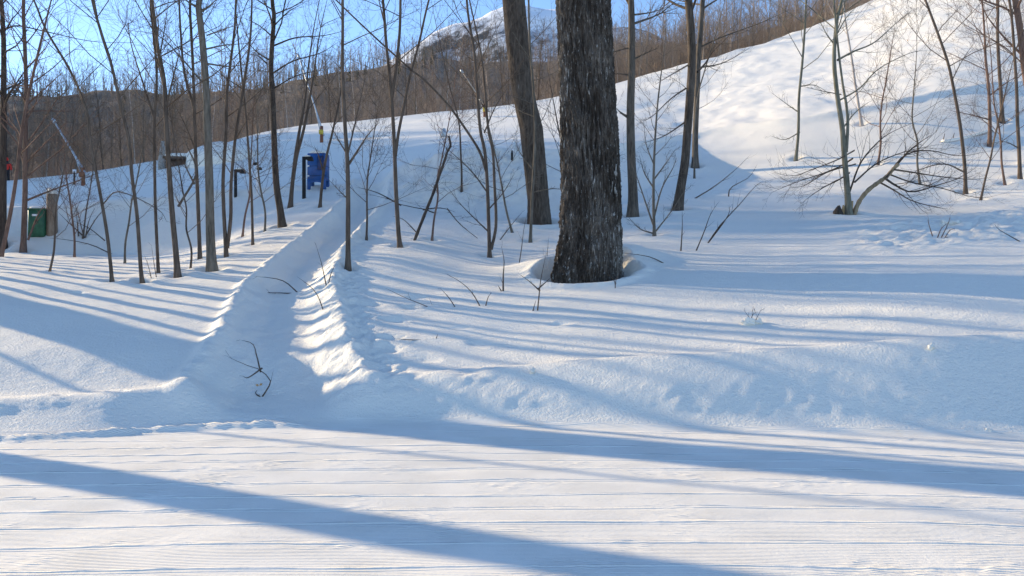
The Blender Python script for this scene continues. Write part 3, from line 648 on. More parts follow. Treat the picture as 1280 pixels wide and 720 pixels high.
# ------------------------------------------------------------------ twigs poking out of the snow
def sprig(label, stems, w, seed, mat=BARK_BROWN, leaf=None, group=None, name='twig', twigs=1):
    rng = random.Random(seed + 900); d = hit(*stems[0][0]) or 14; b = P(*stems[0][0], d); b.z = gz(b.x, b.y)
    root = empty(name, b, label, 'twig', group)
    for st in stems:
        q = [P(px, py, d) - b for px, py in st]; sk = rng.uniform(-.25, .25)
        for i, v in enumerate(q): v.y += sk * i / len(q) * (q[-1] - q[0]).length
        mb = MB(); q[0] = q[0] + (q[0] - q[1]).normalized() * .04; c = curve(q, 8)
        path_limb(mb, c, w / F * d / 2, .002, rng, 1, twigs, .25); mb.build('stem', mat, root)
    if leaf:
        mb = MB(); c = P(*leaf, d - .02) - b
        for k in range(2):
            a = 6.28 * k / 2.7 + .6; u = Vector((math.cos(a), .15 * rng.uniform(-1, 1), math.sin(a))); i = len(mb.v); s = .05
            n_ = Vector((-u.z, 0, u.x)) * s * .35; th = Vector((0, .003, 0))
            for off in (th, -th):
                for v in (c, c + u * s * .6 + n_, c + u * s * 1.2, c + u * s * .6 - n_): mb.v.append(tuple(v + off))
            mb.f += [(i, i + 1, i + 2), (i, i + 2, i + 3), (i + 4, i + 6, i + 5), (i + 4, i + 7, i + 6)]
        mb.build('dry_leaf', LEAF, root, False)
    return root
sprig('forked twig holding one orange leaf, stuck in the sled chute', [[(327, 497), (335, 485), (338, 475), (325, 462), (305, 455), (278, 442)], [(325, 462), (320, 445), (314, 430), (296, 425)], [(325, 462), (310, 472), (302, 470)], [(327, 497), (320, 492), (322, 487)]], 2.2, 1, BARK_BROWN, (324, 482), twigs=2)
sprig('thin curved twig across the top of the sled chute', [[(371, 365), (355, 352), (335, 347), (312, 345)], [(368, 367), (345, 366), (318, 366)]], 1.8, 2, twigs=2)
sprig('thin slanting twig beside the lumpy rim of the chute', [[(404, 388), (398, 370), (388, 357), (372, 345)]], 1.5, 3, twigs=1)
sprig('pair of fine twigs at the foot of the tree on the chute rim', [[(408, 358), (404, 340), (400, 325), (392, 300)], [(410, 357), (414, 342), (420, 330)]], 1.6, 4, twigs=2)
sprig('three low arching twigs in a row left of the upright stick', [[(600, 383), (590, 366), (575, 352), (555, 341)], [(570, 386), (561, 372), (550, 360)], [(551, 394), (535, 384), (505, 372), (478, 359)], [(607, 383), (610, 372), (615, 365)]], 1.6, 5, twigs=2)
sprig('short bent twig lying almost flat on the open slope', [[(549, 424), (530, 425), (508, 424), (494, 423)], [(545, 424), (547, 418)]], 1.8, 6, BARK_DARK, twigs=1)
sprig('upright dark stick standing alone in front of the massive trunk', [[(629, 364), (629, 345), (630, 325), (626, 305)], [(628, 366), (622, 356)]], 2.4, 7, BARK_DARK, twigs=2)
sprig('small forked twig with wide spread arms just below the massive trunk', [[(672, 388), (674, 368), (676, 350), (680, 330), (684, 312)], [(673, 362), (662, 352), (648, 342)], [(674, 360), (683, 352), (690, 346)], [(665, 392), (670, 375)]], 1.9, 8, twigs=1)
sprig('tiny Y shaped twig right of the massive trunk', [[(769, 361), (768, 352), (760, 343)], [(769, 361), (770, 350), (775, 341)]], 1.4, 9, twigs=1)
sprig('tall thin twig standing left of the two slanting ones', [[(851, 314), (853, 285), (853, 262)]], 2.0, 10, BARK_DARK, twigs=2)
sprig('slanting twig between its neighbours right of the bushy sapling', [[(870, 314), (880, 290), (888, 268), (900, 250)]], 1.8, 11, BARK_DARK, twigs=3)
sprig('longest slanting twig, leaning far right with side shoots', [[(885, 304), (900, 282), (925, 255), (945, 232), (956, 226)], [(888, 300), (910, 270), (912, 255)]], 1.8, 12, BARK_DARK, twigs=3)
sprig('long thin shoot arching over the slope toward the snapped tree', [[(911, 246), (913, 235), (935, 222), (945, 205)], [(862, 252), (890, 235), (915, 215), (935, 195)]], 1.8, 13, BARK_BROWN, twigs=3)
sprig('bush of thin sprouts in the shaded hollow right of the green bin', [[(105, 296), (102, 280), (98, 260), (92, 245)], [(107, 296), (110, 275), (118, 255)], [(103, 294), (88, 280), (72, 264)], [(108, 293), (122, 270), (140, 252)], [(98, 294), (96, 270), (94, 250)]], 1.8, 14, BARK_BROWN, twigs=3, name='bare_shrub')
sprig('low branch bowing across the shaded bank behind the bent saplings', [[(140, 318), (115, 306), (85, 300), (62, 298)], [(130, 300), (110, 285), (85, 274)]], 1.6, 15, BARK_BROWN, twigs=3)
sprig('thin sprouts in snow below the straight thin left stem', [[(196, 350), (192, 330), (188, 305)], [(190, 352), (186, 335), (180, 318)]], 1.4, 16, twigs=2)
sprig('dry brown weeds tufted with snow among the rubble at right', [[(1172, 297), (1178, 285), (1190, 276)], [(1180, 299), (1188, 288), (1196, 285)], [(1165, 293), (1160, 280), (1158, 270)], [(1176, 298), (1184, 280), (1186, 268)]], 1.6, 17, BARK_RED, twigs=4, name='dry_weeds')
sprig('stiff twig leaning right in the snow near the right edge', [[(1275, 302), (1262, 294), (1250, 286), (1245, 278)]], 1.5, 18, BARK_BROWN, twigs=1)
sprig('fine upright twigs in the snow left of the massive trunk', [[(648, 335), (652, 310), (655, 285), (660, 262)], [(682, 345), (684, 320), (686, 295)]], 1.4, 19, twigs=2)
sprig('flat lying twig in front of the bushy sapling', [[(835, 332), (815, 322), (795, 318), (775, 316)]], 1.6, 20, twigs=1)
sprig('spindly shoots on the slope below the leaning dead snag', [[(625, 300), (640, 280), (655, 262)], [(560, 262), (575, 280), (600, 300), (608, 306)], [(520, 290), (505, 275), (490, 270)]], 1.6, 21, BARK_BROWN, twigs=3)
sprig('long bare branch hanging level over the chute bank', [[(562, 266), (548, 268), (530, 262), (505, 258), (480, 248), (450, 245)], [(530, 262), (550, 260), (570, 265)], [(500, 256), (470, 240), (440, 232)]], 2.0, 22, BARK_DARK, twigs=3)

def clump(label, px, py, wpx, hpx, seed, stem=False, name='snow_clump', cat='snow'):
    rng = random.Random(seed); d = hit(px, py) or 13; b = P(px, py, d); b.z = gz(b.x, b.y); root = empty(name, b, label, cat)
    mb = MB()
    for k in range(4 if wpx > 10 else 1):
        s = wpx / F * d / 2 * (.55 if wpx > 10 else 1); ox = (k - 1.5) * s * .7 if wpx > 10 else 0
        mb.blob((ox, rng.uniform(-.05, .05), hpx / F * d * .12), (s * rng.uniform(.7, 1), s * .8, hpx / F * d * rng.uniform(.4, .6)), rng, 22, 14, .3)
    mb.build('snow', SNOW, root)
    if stem:
        for k in range(4):
            lm = MB(); a = rng.uniform(-1, 1); twig(lm, Vector((.03 * k - .05, -.02, .02)), Vector((a, -.2, 1.2)).normalized(), .26, .006, 1, rng, nsub=2); lm.build('twig', BARK_DARK, root)
clump('clump of snow with dark twigs sticking out on the open slope', 940, 405, 24, 9, 1, True)
clump('small snowball on the groomed trail near the right edge', 1238, 543, 7, 8, 2)
clump('small lump of snow on the crest of the bank at right', 1163, 437, 9, 8, 3)
clump('round lump of snow just above the bank crest, centre', 666, 466, 7, 8, 4)
clump('snow lump heaped against the sunny rubble below the snapped limb', 1190, 281, 26, 9, 5)

for px, py, r, dp in ((497, 400, .16, .07), (515, 384, .14, .05), (480, 436, .16, .06), (487, 422, .12, .05), (584, 462, .16, .06), (458, 380, .15, .06), (520, 372, .12, .05), (535, 449, .12, .03), (150, 489, .07, .04), (75, 494, .08, .04), (700, 405, .1, .04), (1085, 335, .15, .03), (95, 366, .11, .06), (600, 430, .12, .03), (450, 395, .13, .05), (575, 410, .10, .03)):
    d = hit(px, py)
    if d: DENTS.append(((px - 640) / F * d, d, r, dp))

# ------------------------------------------------------------------ the snow surface
def rows():
    y = [-14.0]
    while y[-1] < 150:
        q = y[-1]
        st = .3 if q < 3.2 else .026 if q < 9.6 else .04 if q < 14 else .04 + (q - 14) * .0032 if q < 36 else .12 + (q - 36) * .008 if q < 72 else 1.5
        y.append(q + st)
    return np.array(y)
Y = rows()
u = [0.0]
while u[-1] < 1.6: u.append(u[-1] + (.0021 if u[-1] < .5 else .0021 + (u[-1] - .5) * .10))
U = np.array([-q for q in u[:0:-1]] + u)
GX = U[None, :] * (Y[:, None] + 15.0); GY = np.repeat(Y[:, None], len(U), 1)
GZ = ground(GX, GY)
V = np.stack([GX, GY, GZ], -1); ny, nx = GZ.shape
du = np.gradient(V, axis=1); dv = np.gradient(V, axis=0); N = np.cross(du, dv); N /= np.linalg.norm(N, axis=-1, keepdims=True)
Vf = V.reshape(-1, 3); Nf = N.reshape(-1, 3)
i = np.arange(ny - 1)[:, None] * nx; j = np.arange(nx - 1)[None, :]
Q = np.stack([i + j, i + j + 1, i + nx + j + 1, i + nx + j], -1).reshape(-1, 4)
cx_ = Vf[Q].mean(1); sp_ = cx_[:, 1] - yb_of(cx_[:, 0], cx_[:, 1])
_, de_, ds_ = slope_z(cx_[:, 0], cx_[:, 1])
zone = np.where(sp_ < 0.0, 0, np.where(cx_[:, 1] < de_, 1, np.where(cx_[:, 1] < ds_ + 6, 2, 3)))
for k, (nm, mt) in enumerate((('groomed_trail', GROOM), ('snowy_slope', SNOW), ('ski_run', SNOW), ('snowy_ground', SNOW))):
    q = Q[zone == k]; used, inv = np.unique(q, return_inverse=True)
    me = mesh_np(nm, Vf[used], inv.reshape(-1, 4), mt)
    me.normals_split_custom_set_from_vertices(Nf[used].tolist())
    tag(link(nm, me), kind='structure')
# the valley floor, out to the horizon
a = np.arange(96) * 2 * np.pi / 96; rr = [0, 60, 200, 800, 3000, 9000]; vv = [(0, 0, -14.0)]; ff = []
for r_ in rr[1:]: vv += [(r_ * math.cos(q), r_ * math.sin(q), -14.0 + .6 * math.sin(q * 5)) for q in a]
for k in range(96): ff.append((0, 1 + k, 1 + (k + 1) % 96))
for s_ in range(4):
    for k in range(96):
        p0, p1 = 1 + s_ * 96 + k, 1 + s_ * 96 + (k + 1) % 96; ff += [(p0, p0 + 96, p1 + 96), (p0, p1 + 96, p1)]
tag(link('valley_floor', mesh_np('valley_floor', np.array(vv), np.array(ff), SNOW)), kind='structure')

# ------------------------------------------------------------------ forested hill and snowy mountain
def ridge(name, sky, d0, d1, d2, mat, npx=260, nd=60, amp=.02, px0=-700, px1=2000, foot=None, pw=.8):
    px = np.linspace(px0, px1, npx); py = np.interp(px, [s_[0] for s_ in sky], [s_[1] for s_ in sky])
    t = np.concatenate([np.linspace(0, 1, nd), np.linspace(1.06, 1.6, 10)])
    PX, TT = np.meshgrid(px, t); D = np.where(TT <= 1, d0 + (d1 - d0) * TT, d1 + (d2 - d1) * (TT - 1) / .6)
    ztop = EYE + (HOR - np.interp(PX, px, py)) / F * d1
    X = (PX - 640) / F * D; z0 = foot(X, D) if foot else np.zeros_like(D) - 13
    prof = np.where(TT <= 1, TT ** pw, 1 - (TT - 1) * .5)
    Z = z0 + (ztop - z0) * prof + amp * d1 * .12 * fbm(X / d1 * 7, D / d1 * 7, 5) * np.clip(TT * 2, 0, 1)
    Vv = np.stack([X, D, Z], -1).reshape(-1, 3); n2, n1 = D.shape; i = np.arange(n2 - 1)[:, None] * n1; j = np.arange(n1 - 1)[None, :]
    Qq = np.stack([i + j, i + j + 1, i + n1 + j + 1, i + n1 + j], -1).reshape(-1, 4)
    return tag(link(name, mesh_np(name, Vv, Qq, mat)), kind='structure'), (X, D, Z)
m = NT('leafless_hill', .95, .05); p = m.coord((1, 1, 1), 'W')
n_ = m.math('ADD', m.math('MULTIPLY', m.noise(p, .03, 5), .5), m.math('MULTIPLY', m.noise(m.coord((1, 1, .3), 'W'), .5, 4), .5))
m.ln(m.ramp(n_, [(.38, (.145, .12, .10)), (.52, (.22, .185, .155)), (.64, (.31, .275, .24))]), m.b.inputs['Base Color']); HILL = m.m
SKY1 = [(-700, 128), (-200, 122), (0, 122), (130, 116), (300, 112), (400, 100), (460, 88), (500, 78), (560, 76), (640, 80), (700, 72), (770, 52), (830, 58), (900, 52), (1000, 30), (1100, -10), (1300, -90), (2000, -160)]
hill, HV = ridge('forested_hill', SKY1, 150, 340, 420, HILL, amp=.10, foot=lambda X, D: -4.0 + 0 * X)
m = NT('snowy_mountain_side', .9, .1); p = m.coord((1, 1, 1), 'W')
big = m.noise(p, .0075, 5, .6); fin = m.noise(m.coord((1, 1, .5), 'W'), .045, 4, .7)
geo = m.n.new('ShaderNodeSeparateXYZ'); m.ln(p, geo.inputs[0])
hgt = m.math('MULTIPLY', m.math('SUBTRACT', geo.outputs[2], 520), .0008)
msk = m.math('SUBTRACT', m.math('ADD', m.math('MULTIPLY', big, .62), m.math('MULTIPLY', fin, .38)), hgt)
m.ln(m.ramp(msk, [(.43, (.80, .83, .88)), (.50, (.42, .45, .50)), (.56, (.055, .065, .075))]), m.b.inputs['Base Color']); MTN = m.m
SKY2 = [(-700, 330), (300, 180), (440, 100), (480, 80), (500, 67), (540, 45), (580, 26), (620, 14), (660, 8), (700, 6), (730, 16), (760, 28), (800, 34), (850, 60), (1000, 150), (2000, 330)]
ridge('snowy_mountain', SKY2, 900, 1750, 2300, MTN, npx=420, nd=110, amp=.12, pw=1.1)

# ------------------------------------------------------------------ woods
def proto(seed, H, nb, nt, r, sides=4, cr=.30):
    rng = random.Random(seed); mb = MB(); d = Vector((0, 0, 1)); pts = [Vector((0, 0, -.6))]
    for k in range(6): d = (d + rvec(rng, .05) + Vector((0, 0, .1))).normalized(); pts.append(pts[-1] + d * (H + .6) / 6)
    mb.tube(pts, [r * (1 - .8 * k / 6) for k in range(7)], sides, cap=False); tr = mb
    cb = MB()
    for k in range(nb):
        f = .22 + .76 * (k + rng.random()) / nb; i = min(int(f * 6), 5); q = pts[i].lerp(pts[i + 1], f * 6 - i); az = rng.uniform(0, 6.28); e = rng.uniform(.45, 1.15)
        L = H * cr * (1.2 - .8 * f) * rng.uniform(.6, 1.2); dv = Vector((math.cos(az) * math.cos(e), math.sin(az) * math.cos(e), math.sin(e)))
        b1 = q + dv * L * .5 + rvec(rng, L * .04); b2 = b1 + (dv + Vector((0, 0, .3))).normalized() * L * .5
        cb.tube([q, b1, b2], [max(r * .24, .016), .010, 0], 3, False, True)
        for s_ in range(nt):
            t = rng.uniform(.2, 1); s0 = q.lerp(b2, t); a = (dv + rvec(rng, .5) + Vector((0, 0, .25))).normalized()
            cb.tube([s0, s0 + a * L * rng.uniform(.25, .5)], [max(r * .10, .008), 0], 3, False, True)
    return tr, cb
def conifer(seed, H, r):
    rng = random.Random(seed); mb = MB(); mb.tube([Vector((0, 0, -.5)), Vector((0, 0, H))], [r * .1, .02], 4, False)
    for k in range(70):
        f = (k + rng.random()) / 70; z = H * (.08 + .92 * f); L = r * (1 - f) + .12; az = rng.uniform(0, 6.28); c, s_ = math.cos(az), math.sin(az)
        mb.tube([Vector((0, 0, z)), Vector((c * L * .6, s_ * L * .6, z - L * .1)), Vector((c * L, s_ * L, z - L * .35))], [.05, L * .22, 0], 3, False, True)
    return mb
def scatter(name, protos, spots, mat, kind='stuff'):
    vs, fs, off = [], [], 0
    for (x, y, z, k, s_, a) in spots:
        Vp, Fp = protos[k]; c, sn = math.cos(a) * s_, math.sin(a) * s_
        vs.append(np.stack([x + Vp[:, 0] * c - Vp[:, 1] * sn, y + Vp[:, 0] * sn + Vp[:, 1] * c, z + Vp[:, 2] * s_], -1)); fs.append(Fp + off); off += len(Vp)
    return tag(link(name, mesh_np(name, np.concatenate(vs), np.concatenate(fs), mat, False)), kind=kind)
def merge(a, b):
    V1, F1 = a.arrays(); V2, F2 = b.arrays(); return np.concatenate([V1, V2]), np.concatenate([F1, F2 + len(V1)])
rng = random.Random(11)
edge = [proto(100 + k, 10.5 + k % 3, 40, 7, .055 + .02 * (k % 3)) for k in range(6)]
EP = [merge(*e) for e in edge]
# individual trees along the wood's edge behind the run
kinds = [TWIG_FAR, BARK_GREY, BARK_BROWN, TWIG_FAR, BARK_PALE, TWIG_FAR]
EM = []
for k, (tr, cb) in enumerate(edge):
    a, f_ = tr.arrays(); b, g_ = cb.arrays(); EM.append((mesh_np('trunk', a, f_, kinds[k]), mesh_np('crown', b, g_, kinds[k] if k != 4 else TWIG_FAR)))
LB = ['brown bare tree in the wood edge beyond the ski run', 'grey stemmed bare tree in the wood edge beyond the ski run', 'dull brown bare tree in the wood edge beyond the ski run', 'slight brown bare tree in the wood edge beyond the ski run', 'pale white stemmed birch in the wood edge beyond the ski run', 'wiry brown bare tree in the wood edge beyond the ski run']
protoE = None
def skyd(px): return float(np.interp(px, _tab, _D[9]))
cnt = 0
first = {}
for n in range(130):
    px = -40 + (1050 + 40) * (n + rng.random()) / 130; k = rng.choice((0, 0, 1, 2, 3, 3, 4, 5)); d = skyd(px) + rng.uniform(7, 13)
    x = (px - 640) / F * d; z = gz(x, d); sc = rng.uniform(.5, .8) * (1.12 if px < 330 else .95 if px < 700 else .8)
    if k not in first:
        o = empty('forest_tree', (x, d, z), LB[k], 'tree', 'bare trees along the wood edge: ' + LB[k].split(' in ')[0]); link('trunk', EM[k][0], o); link('crown', EM[k][1], o); first[k] = o
    else:
        o = first[k].copy(); COL.objects.link(o); o.location = (x, d, z)
        for ch in first[k].children:
            c = ch.copy(); COL.objects.link(c); c.parent = o
    o.scale = (sc, sc, sc); o.rotation_euler = (0, 0, rng.uniform(0, 6.28))
sp = []
for n in range(760):
    px = rng.uniform(-260, 1150); d = skyd(px) + rng.uniform(12, 75); x = (px - 640) / F * d
    sp.append((x, d, gz(x, d) - .2, rng.randrange(6), rng.uniform(.55, .8) * (1.12 if px < 330 else .95 if px < 700 else .85), rng.uniform(0, 6.28)))
for n in range(420):
    px = rng.uniform(690, 1120); d = skyd(px) + rng.uniform(5, 34); x = (px - 640) / F * d
    sp.append((x, d, gz(x, d) - .2, rng.randrange(6), rng.uniform(.42, .72), rng.uniform(0, 6.28)))
scatter('bare_wood', EP, sp, TWIG_FAR)
# the wood on the left that throws its shade over the run
sp = []
for n in range(230):
    x = rng.uniform(-66, -39); y = rng.uniform(44, 84)
    if x / y > -.62 or not 19 < .492 * x + .870 * y < 47: continue
    sp.append((x, y, gz(x, y) - .2, rng.randrange(6), rng.uniform(1.1, 1.6), rng.uniform(0, 6.28)))
scatter('left_wood', EP, sp, TWIG_FAR)
con = [conifer(5 + k, 14, 2.6).arrays() for k in range(3)]
PINE = plain('dark_conifer', (.035, .05, .03), .9, .1, .4, .3)
sp = []
for n in range(640):
    x = rng.uniform(-62, -42); y = rng.uniform(48, 84)
    if x / y > -.64 or not 22 < .492 * x + .870 * y < 40: continue
    sp.append((x, y, gz(x, y) - .2, rng.randrange(3), rng.uniform(1.05, 1.4), rng.uniform(0, 6.28)))
scatter('left_conifers', con, sp, PINE)
# hill cover
hp = [merge(*proto(300 + k, 11, 11, 3, .16, 3, .34)) for k in range(4)]
X, D, Z = HV; sp = []
n1 = 60
for n in range(4200):
    i = int(n1 * rng.random() ** .8); i = min(i, n1 - 1); j = rng.randrange(X.shape[1])
    if not (-150 < 640 + F * X[i, j] / D[i, j] < 1250): continue
    sp.append((X[i, j] + rng.uniform(-2, 2), D[i, j] + rng.uniform(-1.5, 1.5), Z[i, j] - .5, rng.randrange(4), rng.uniform(.8, 1.2), rng.uniform(0, 6.28)))
for j in range(0, X.shape[1]):
    if -150 < 640 + F * X[n1 - 1, j] / D[n1 - 1, j] < 1250:
        for q in range(3): sp.append((X[n1 - 1, j] + rng.uniform(-3, 3), D[n1 - 1, j] + rng.uniform(-14, 1), Z[n1 - 1, j] - 2.5, rng.randrange(4), rng.uniform(.4, .8), rng.uniform(0, 6.28)))
scatter('hill_forest', hp, sp, TWIG_HILL)
sp = []
for n in range(240):
    i = rng.randrange(n1 - 14, n1); j = rng.randrange(X.shape[1]); pxx = 640 + F * X[i, j] / D[i, j]
    if not (-100 < pxx < 560 or 740 < pxx < 830): continue
    sp.append((X[i, j], D[i, j], Z[i, j] - .5, rng.randrange(3), rng.uniform(.35, .6), 0))
scatter('hill_conifers', con, sp, PINE)

# the tall trees left of the camera whose shadows cross the trail
def off_tree(x, y, r, H, seed, first=6.0):
    g = gz(x, y); root = empty('tall_tree', (x, y, g), 'tall bare tree standing left of the view, casting a long shadow across the snow', 'tree', 'tall trees left of the view')
    rg = random.Random(seed); mb = MB(); pts = [Vector((0, 0, -.3))]; d = Vector((0, 0, 1))
    for k in range(10): d = (d + rvec(rg, .012)).normalized(); pts.append(pts[-1] + d * H / 10)
    mb.tube(pts, [r * (1 - .07 * k) for k in range(11)], 10); mb.build('trunk', BARK_MID, root)
    for k in range(9):
        f = first / H + (1 - first / H) * k / 9; i = min(int(f * 10), 9); az = k * 2.4; e = rg.uniform(.4, .9); lm = MB()
        twig(lm, pts[i].lerp(pts[i + 1], f * 10 - i), Vector((math.cos(az) * math.cos(e), math.sin(az) * math.cos(e), math.sin(e))), H * .25, r * .3, 2, rg); lm.build('branch', BARK_MID, root)
def at_c(c, x): return (x, (c - .492 * x) / .870)
off_tree(*at_c(4.7, -15.0), .40, 19, 1, 10.0)
off_tree(*at_c(8.3, -16.0), .44, 21, 2, 12.0)
off_tree(*at_c(8.85, -19.0), .42, 21, 3, 13.0)
off_tree(*at_c(7.1, -17.5), .07, 12, 4)
off_tree(*at_c(1.8, -14.0), .10, 11, 5)

for i_, (c_, r_) in enumerate(((9.6, .10), (10.2, .14), (10.8, .08), (11.4, .13), (11.9, .10), (12.6, .15), (13.1, .09), (13.7, .14), (14.3, .10), (14.8, .12))):
    x_ = -.70 * c_ / (.870 - .492 * .70) - 1.2 * (i_ % 3); off_tree(*at_c(c_, x_), r_, 13, 20 + i_, 9.5)
# ------------------------------------------------------------------ small things on and beside the run
BLUE = plain('blue_plastic', (.008, .075, .27), .42, .5, .25, 3)
NAVY = plain('dark_blue_panel', (.008, .03, .12), .45, .4, .25, 4)
BLACK = plain('black_rubber', (.015, .015, .017), .6, .3, .3, 6)
WHITE = plain('white_plastic', (.75, .76, .78), .5, .4, .06, 5)
GREEN = plain('green_paint', (.03, .12, .065), .5, .4, .3, 6)
TIMBER = bark_material('weathered_timber', (.17, .12, .085), (.33, .26, .20))
GREYW = bark_material('grey_weathered_board', (.24, .22, .20), (.45, .42, .38))
STEEL = plain('galvanised_steel', (.42, .46, .50), .45, .5, .15, 6, .4)
BROWN = plain('brown_cladding', (.11, .08, .065), .8, .2, .3, 4)
RUST = plain('rusty_steel', (.22, .09, .05), .8, .3, .4, 9)
YELLOW = plain('yellow_cover', (.55, .40, .06), .6, .3, .2, 6)
RED = plain('red_jacket', (.62, .03, .02), .7, .3, .15, 5)

# blue box on legs with a snow cap
d = hit(398, 236); b = P(398, 236, d); b.z = gz(b.x, b.y); k = d / F
root = empty('blue_box', b, 'blue plastic box on legs with black bands and a thick snow cap', 'box', rz=-.12)
W_, Hh = 23 * k, 44 * k
mb = MB(); mb.box((0, 0, Hh * .60), (W_ / 2, W_ * .36, Hh * .385), bev=.02); mb.build('body', BLUE, root)
for sx in (-1, 1):
    for sy in (-1, 1):
        mb = MB(); mb.box((sx * W_ * .43, sy * W_ * .28, Hh * .12), (.055, .055, Hh * .16), bev=.012); mb.build('leg', BLUE, root)
mb = MB()
for q in range(9):     # arched apron between the front legs
    a0, a1 = math.pi * q / 9, math.pi * (q + 1) / 9; y0 = -W_ * .36 + .02; x_ = lambda a: -math.cos(a) * W_ * .40; z_ = lambda a: Hh * .05 + math.sin(a) * Hh * .12
    i0 = len(mb.v); t0 = Hh * .27
    for yy in (y0, y0 + .03):
        mb.v += [(x_(a0), yy, z_(a0)), (x_(a1), yy, z_(a1)), (x_(a1), yy, t0), (x_(a0), yy, t0)]
    mb.f += [(i0, i0 + 1, i0 + 2), (i0, i0 + 2, i0 + 3), (i0 + 4, i0 + 6, i0 + 5), (i0 + 4, i0 + 7, i0 + 6), (i0, i0 + 4, i0 + 5), (i0, i0 + 5, i0 + 1)]
mb.build('apron', BLUE, root, False)
for zf in (.34, .62):
    mb = MB(); mb.box((0, 0, Hh * zf), (W_ / 2 + .008, W_ * .36 + .008, .016), bev=.02); mb.build('band', BLACK, root)
for zf in (.34, .62):
    mb = MB(); mb.box((-W_ * .42, -W_ * .36 - .022, Hh * zf), (.035, .012, .022)); mb.build('buckle', WHITE, next(c for c in root.children if c.name.startswith('band') and not c.children))
mb = MB(); mb.box((-W_ / 2 - .012, 0, Hh * .6), (.018, W_ * .33, Hh * .33)); mb.build('edge_strip', WHITE, root)
mb = MB(); mb.box((W_ * .26, -W_ * .36 - .01, Hh * .70), (W_ * .18, .018, Hh * .20), bev=.03); mb.build('door_panel', NAVY, root)
mb = MB(); mb.blob((0, 0, Hh * .985), (W_ * .53, W_ * .40, Hh * .13), random.Random(2), 20, 12, .05, .85); mb.build('snow_cap', SNOW, root)

def lamp(label, px, pyb, pyt, arm, wpx=4.0):
    d = hit(px, pyb) or 30; k = d / F; b = P(px, pyb, d); b.z = gz(b.x, b.y); h = (pyb - pyt) * k; root = empty('trail_light', b, label, 'post light')
    mb = MB(); mb.box((0, 0, h / 2 - .1), (wpx * k / 2, wpx * k / 2, h / 2 + .1), bev=.01); mb.build('post', BLACK, root)
    mb = MB(); mb.box((arm * k / 2, 0, h - .05), (abs(arm) * k / 2, wpx * k * .45, .05), bev=.01); mb.build('arm', BLACK, root)
    mb = MB(); mb.box((arm * k, 0, h - .07), (.10, .09, .075), taper=.75, bev=.015); mb.build('lamp_head', BLACK, next(c for c in root.children if c.name.startswith('arm')))
    mb = MB(); mb.blob((arm * k * .5, 0, h + .005), (abs(arm) * k * .55, .08, .05), random.Random(3), 10, 6, .08, .8); mb.build('snow_cap', SNOW, root)
lamp('black post light with a short arm beside the blue box', 380, 248, 196, 8)
lamp('black post light with an arm to the right, beside the tall grey tree', 294.5, 246, 212, 9, 3.2)
d = hit(322, 243); k = d / F; b = P(322, 243, d); b.z = gz(b.x, b.y); h = 38 * k
root = empty('marker_post', b, 'white post carrying two small dark heads, between saplings', 'post')
mb = MB(); mb.box((0, 0, h / 2 - .1), (.05, .05, h / 2 + .1), bev=.012); mb.build('post', WHITE, root)
for sx, zz in ((-1, h * .98), (1, h * .82)):
    mb = MB(); mb.box((sx * .06, 0, zz), (.10, .07, .05), taper=.8, bev=.02); mb.build('head', BLACK, root)

# green bin and its timber post
d = hit(50, 294); k = d / F; b = P(48, 294, d); b.z = gz(b.x, b.y)
root = empty('green_bin', b, 'dark green bin topped with snow at the foot of the bank', 'bin', rz=.12)
mb = MB(); mb.box((0, 0, 17 * k - .1), (9.5 * k, 8 * k, 17 * k), bev=.03); mb.build('body', GREEN, root)
mb = MB(); mb.box((0, 0, 34.5 * k - .1), (10.2 * k, 8.8 * k, .03), bev=.012); mb.build('lid', GREEN, root)
mb = MB(); mb.box((-.8 * k, -8 * k - .012, 27 * k - .1), (3.2 * k, .012, .035)); mb.build('label_plate', WHITE, next(c for c in root.children if c.name.startswith('body')))
mb = MB(); mb.blob((0, 0, 35 * k - .1), (10.5 * k, 9 * k, 4 * k), random.Random(5), 18, 10, .08, .9); mb.build('snow_cap', SNOW, root)
b = P(65, 291, d + .1); b.z = gz(b.x, b.y); root = empty('timber_post', b, 'stout weathered timber post with a snow dome beside the green bin', 'post')
mb = MB(); mb.tube([Vector((0, 0, -.2)), Vector((0, 0, .3)), Vector((0, 0, 25 * k)), Vector((0, 0, 49 * k))], [6.6 * k, 6.5 * k, 6.4 * k, 6.3 * k], 14); mb.build('post', TIMBER, root)
mb = MB(); mb.blob((0, 0, 49 * k), (6.6 * k, 6.6 * k, 8 * k), random.Random(6), 16, 10, .06, .9); mb.build('snow_cap', SNOW, root)

# snow making lances
def lance(label, top, foot, basepy, mat, cover, wpx=3.2, d=None):
    d = d or hit(foot[0], basepy) or 56; k = d / F; b = P(foot[0], basepy, d); b.z = gz(b.x, b.y)
    root = empty('snow_lance', b, label, 'snow gun'); o = Vector((0, 0, EYE - (foot[1] - HOR) / F * d - b.z)); t = P(top[0], top[1], d + .8) - b
    mb = MB(); mb.tube([Vector((0, 0, -.3)), Vector((0, 0, o.z + .1))], [.10, .09], 8); mb.build('support_post', RUST, root)
    mb = MB(); mb.tube([o - (t - o).normalized() * .5, o, o.lerp(t, .5), t], [wpx * k / 2, wpx * k / 2, wpx * k * .42, wpx * k * .36], 8); mb.build('pipe', mat, root)
    mb = MB(); dr = (t - o).normalized(); mb.tube([t - dr * .05, t + dr * .18], [.09, .07], 8); mb.build('nozzle_head', STEEL, next(c for c in root.children if c.name.startswith('pipe')))
    mb = MB(); mb.box((0, -.1, o.z - .25), (.12, .10, .13), bev=.03); mb.build('valve_cover', cover, root)
    s_ = o.lerp(t, .3); mb = MB(); mb.tube([Vector((0, 0, o.z * .3)), s_ * .6 + Vector((0, 0, o.z * .15)), s_], [.03, .03, .03], 5); mb.build('brace', STEEL, root)
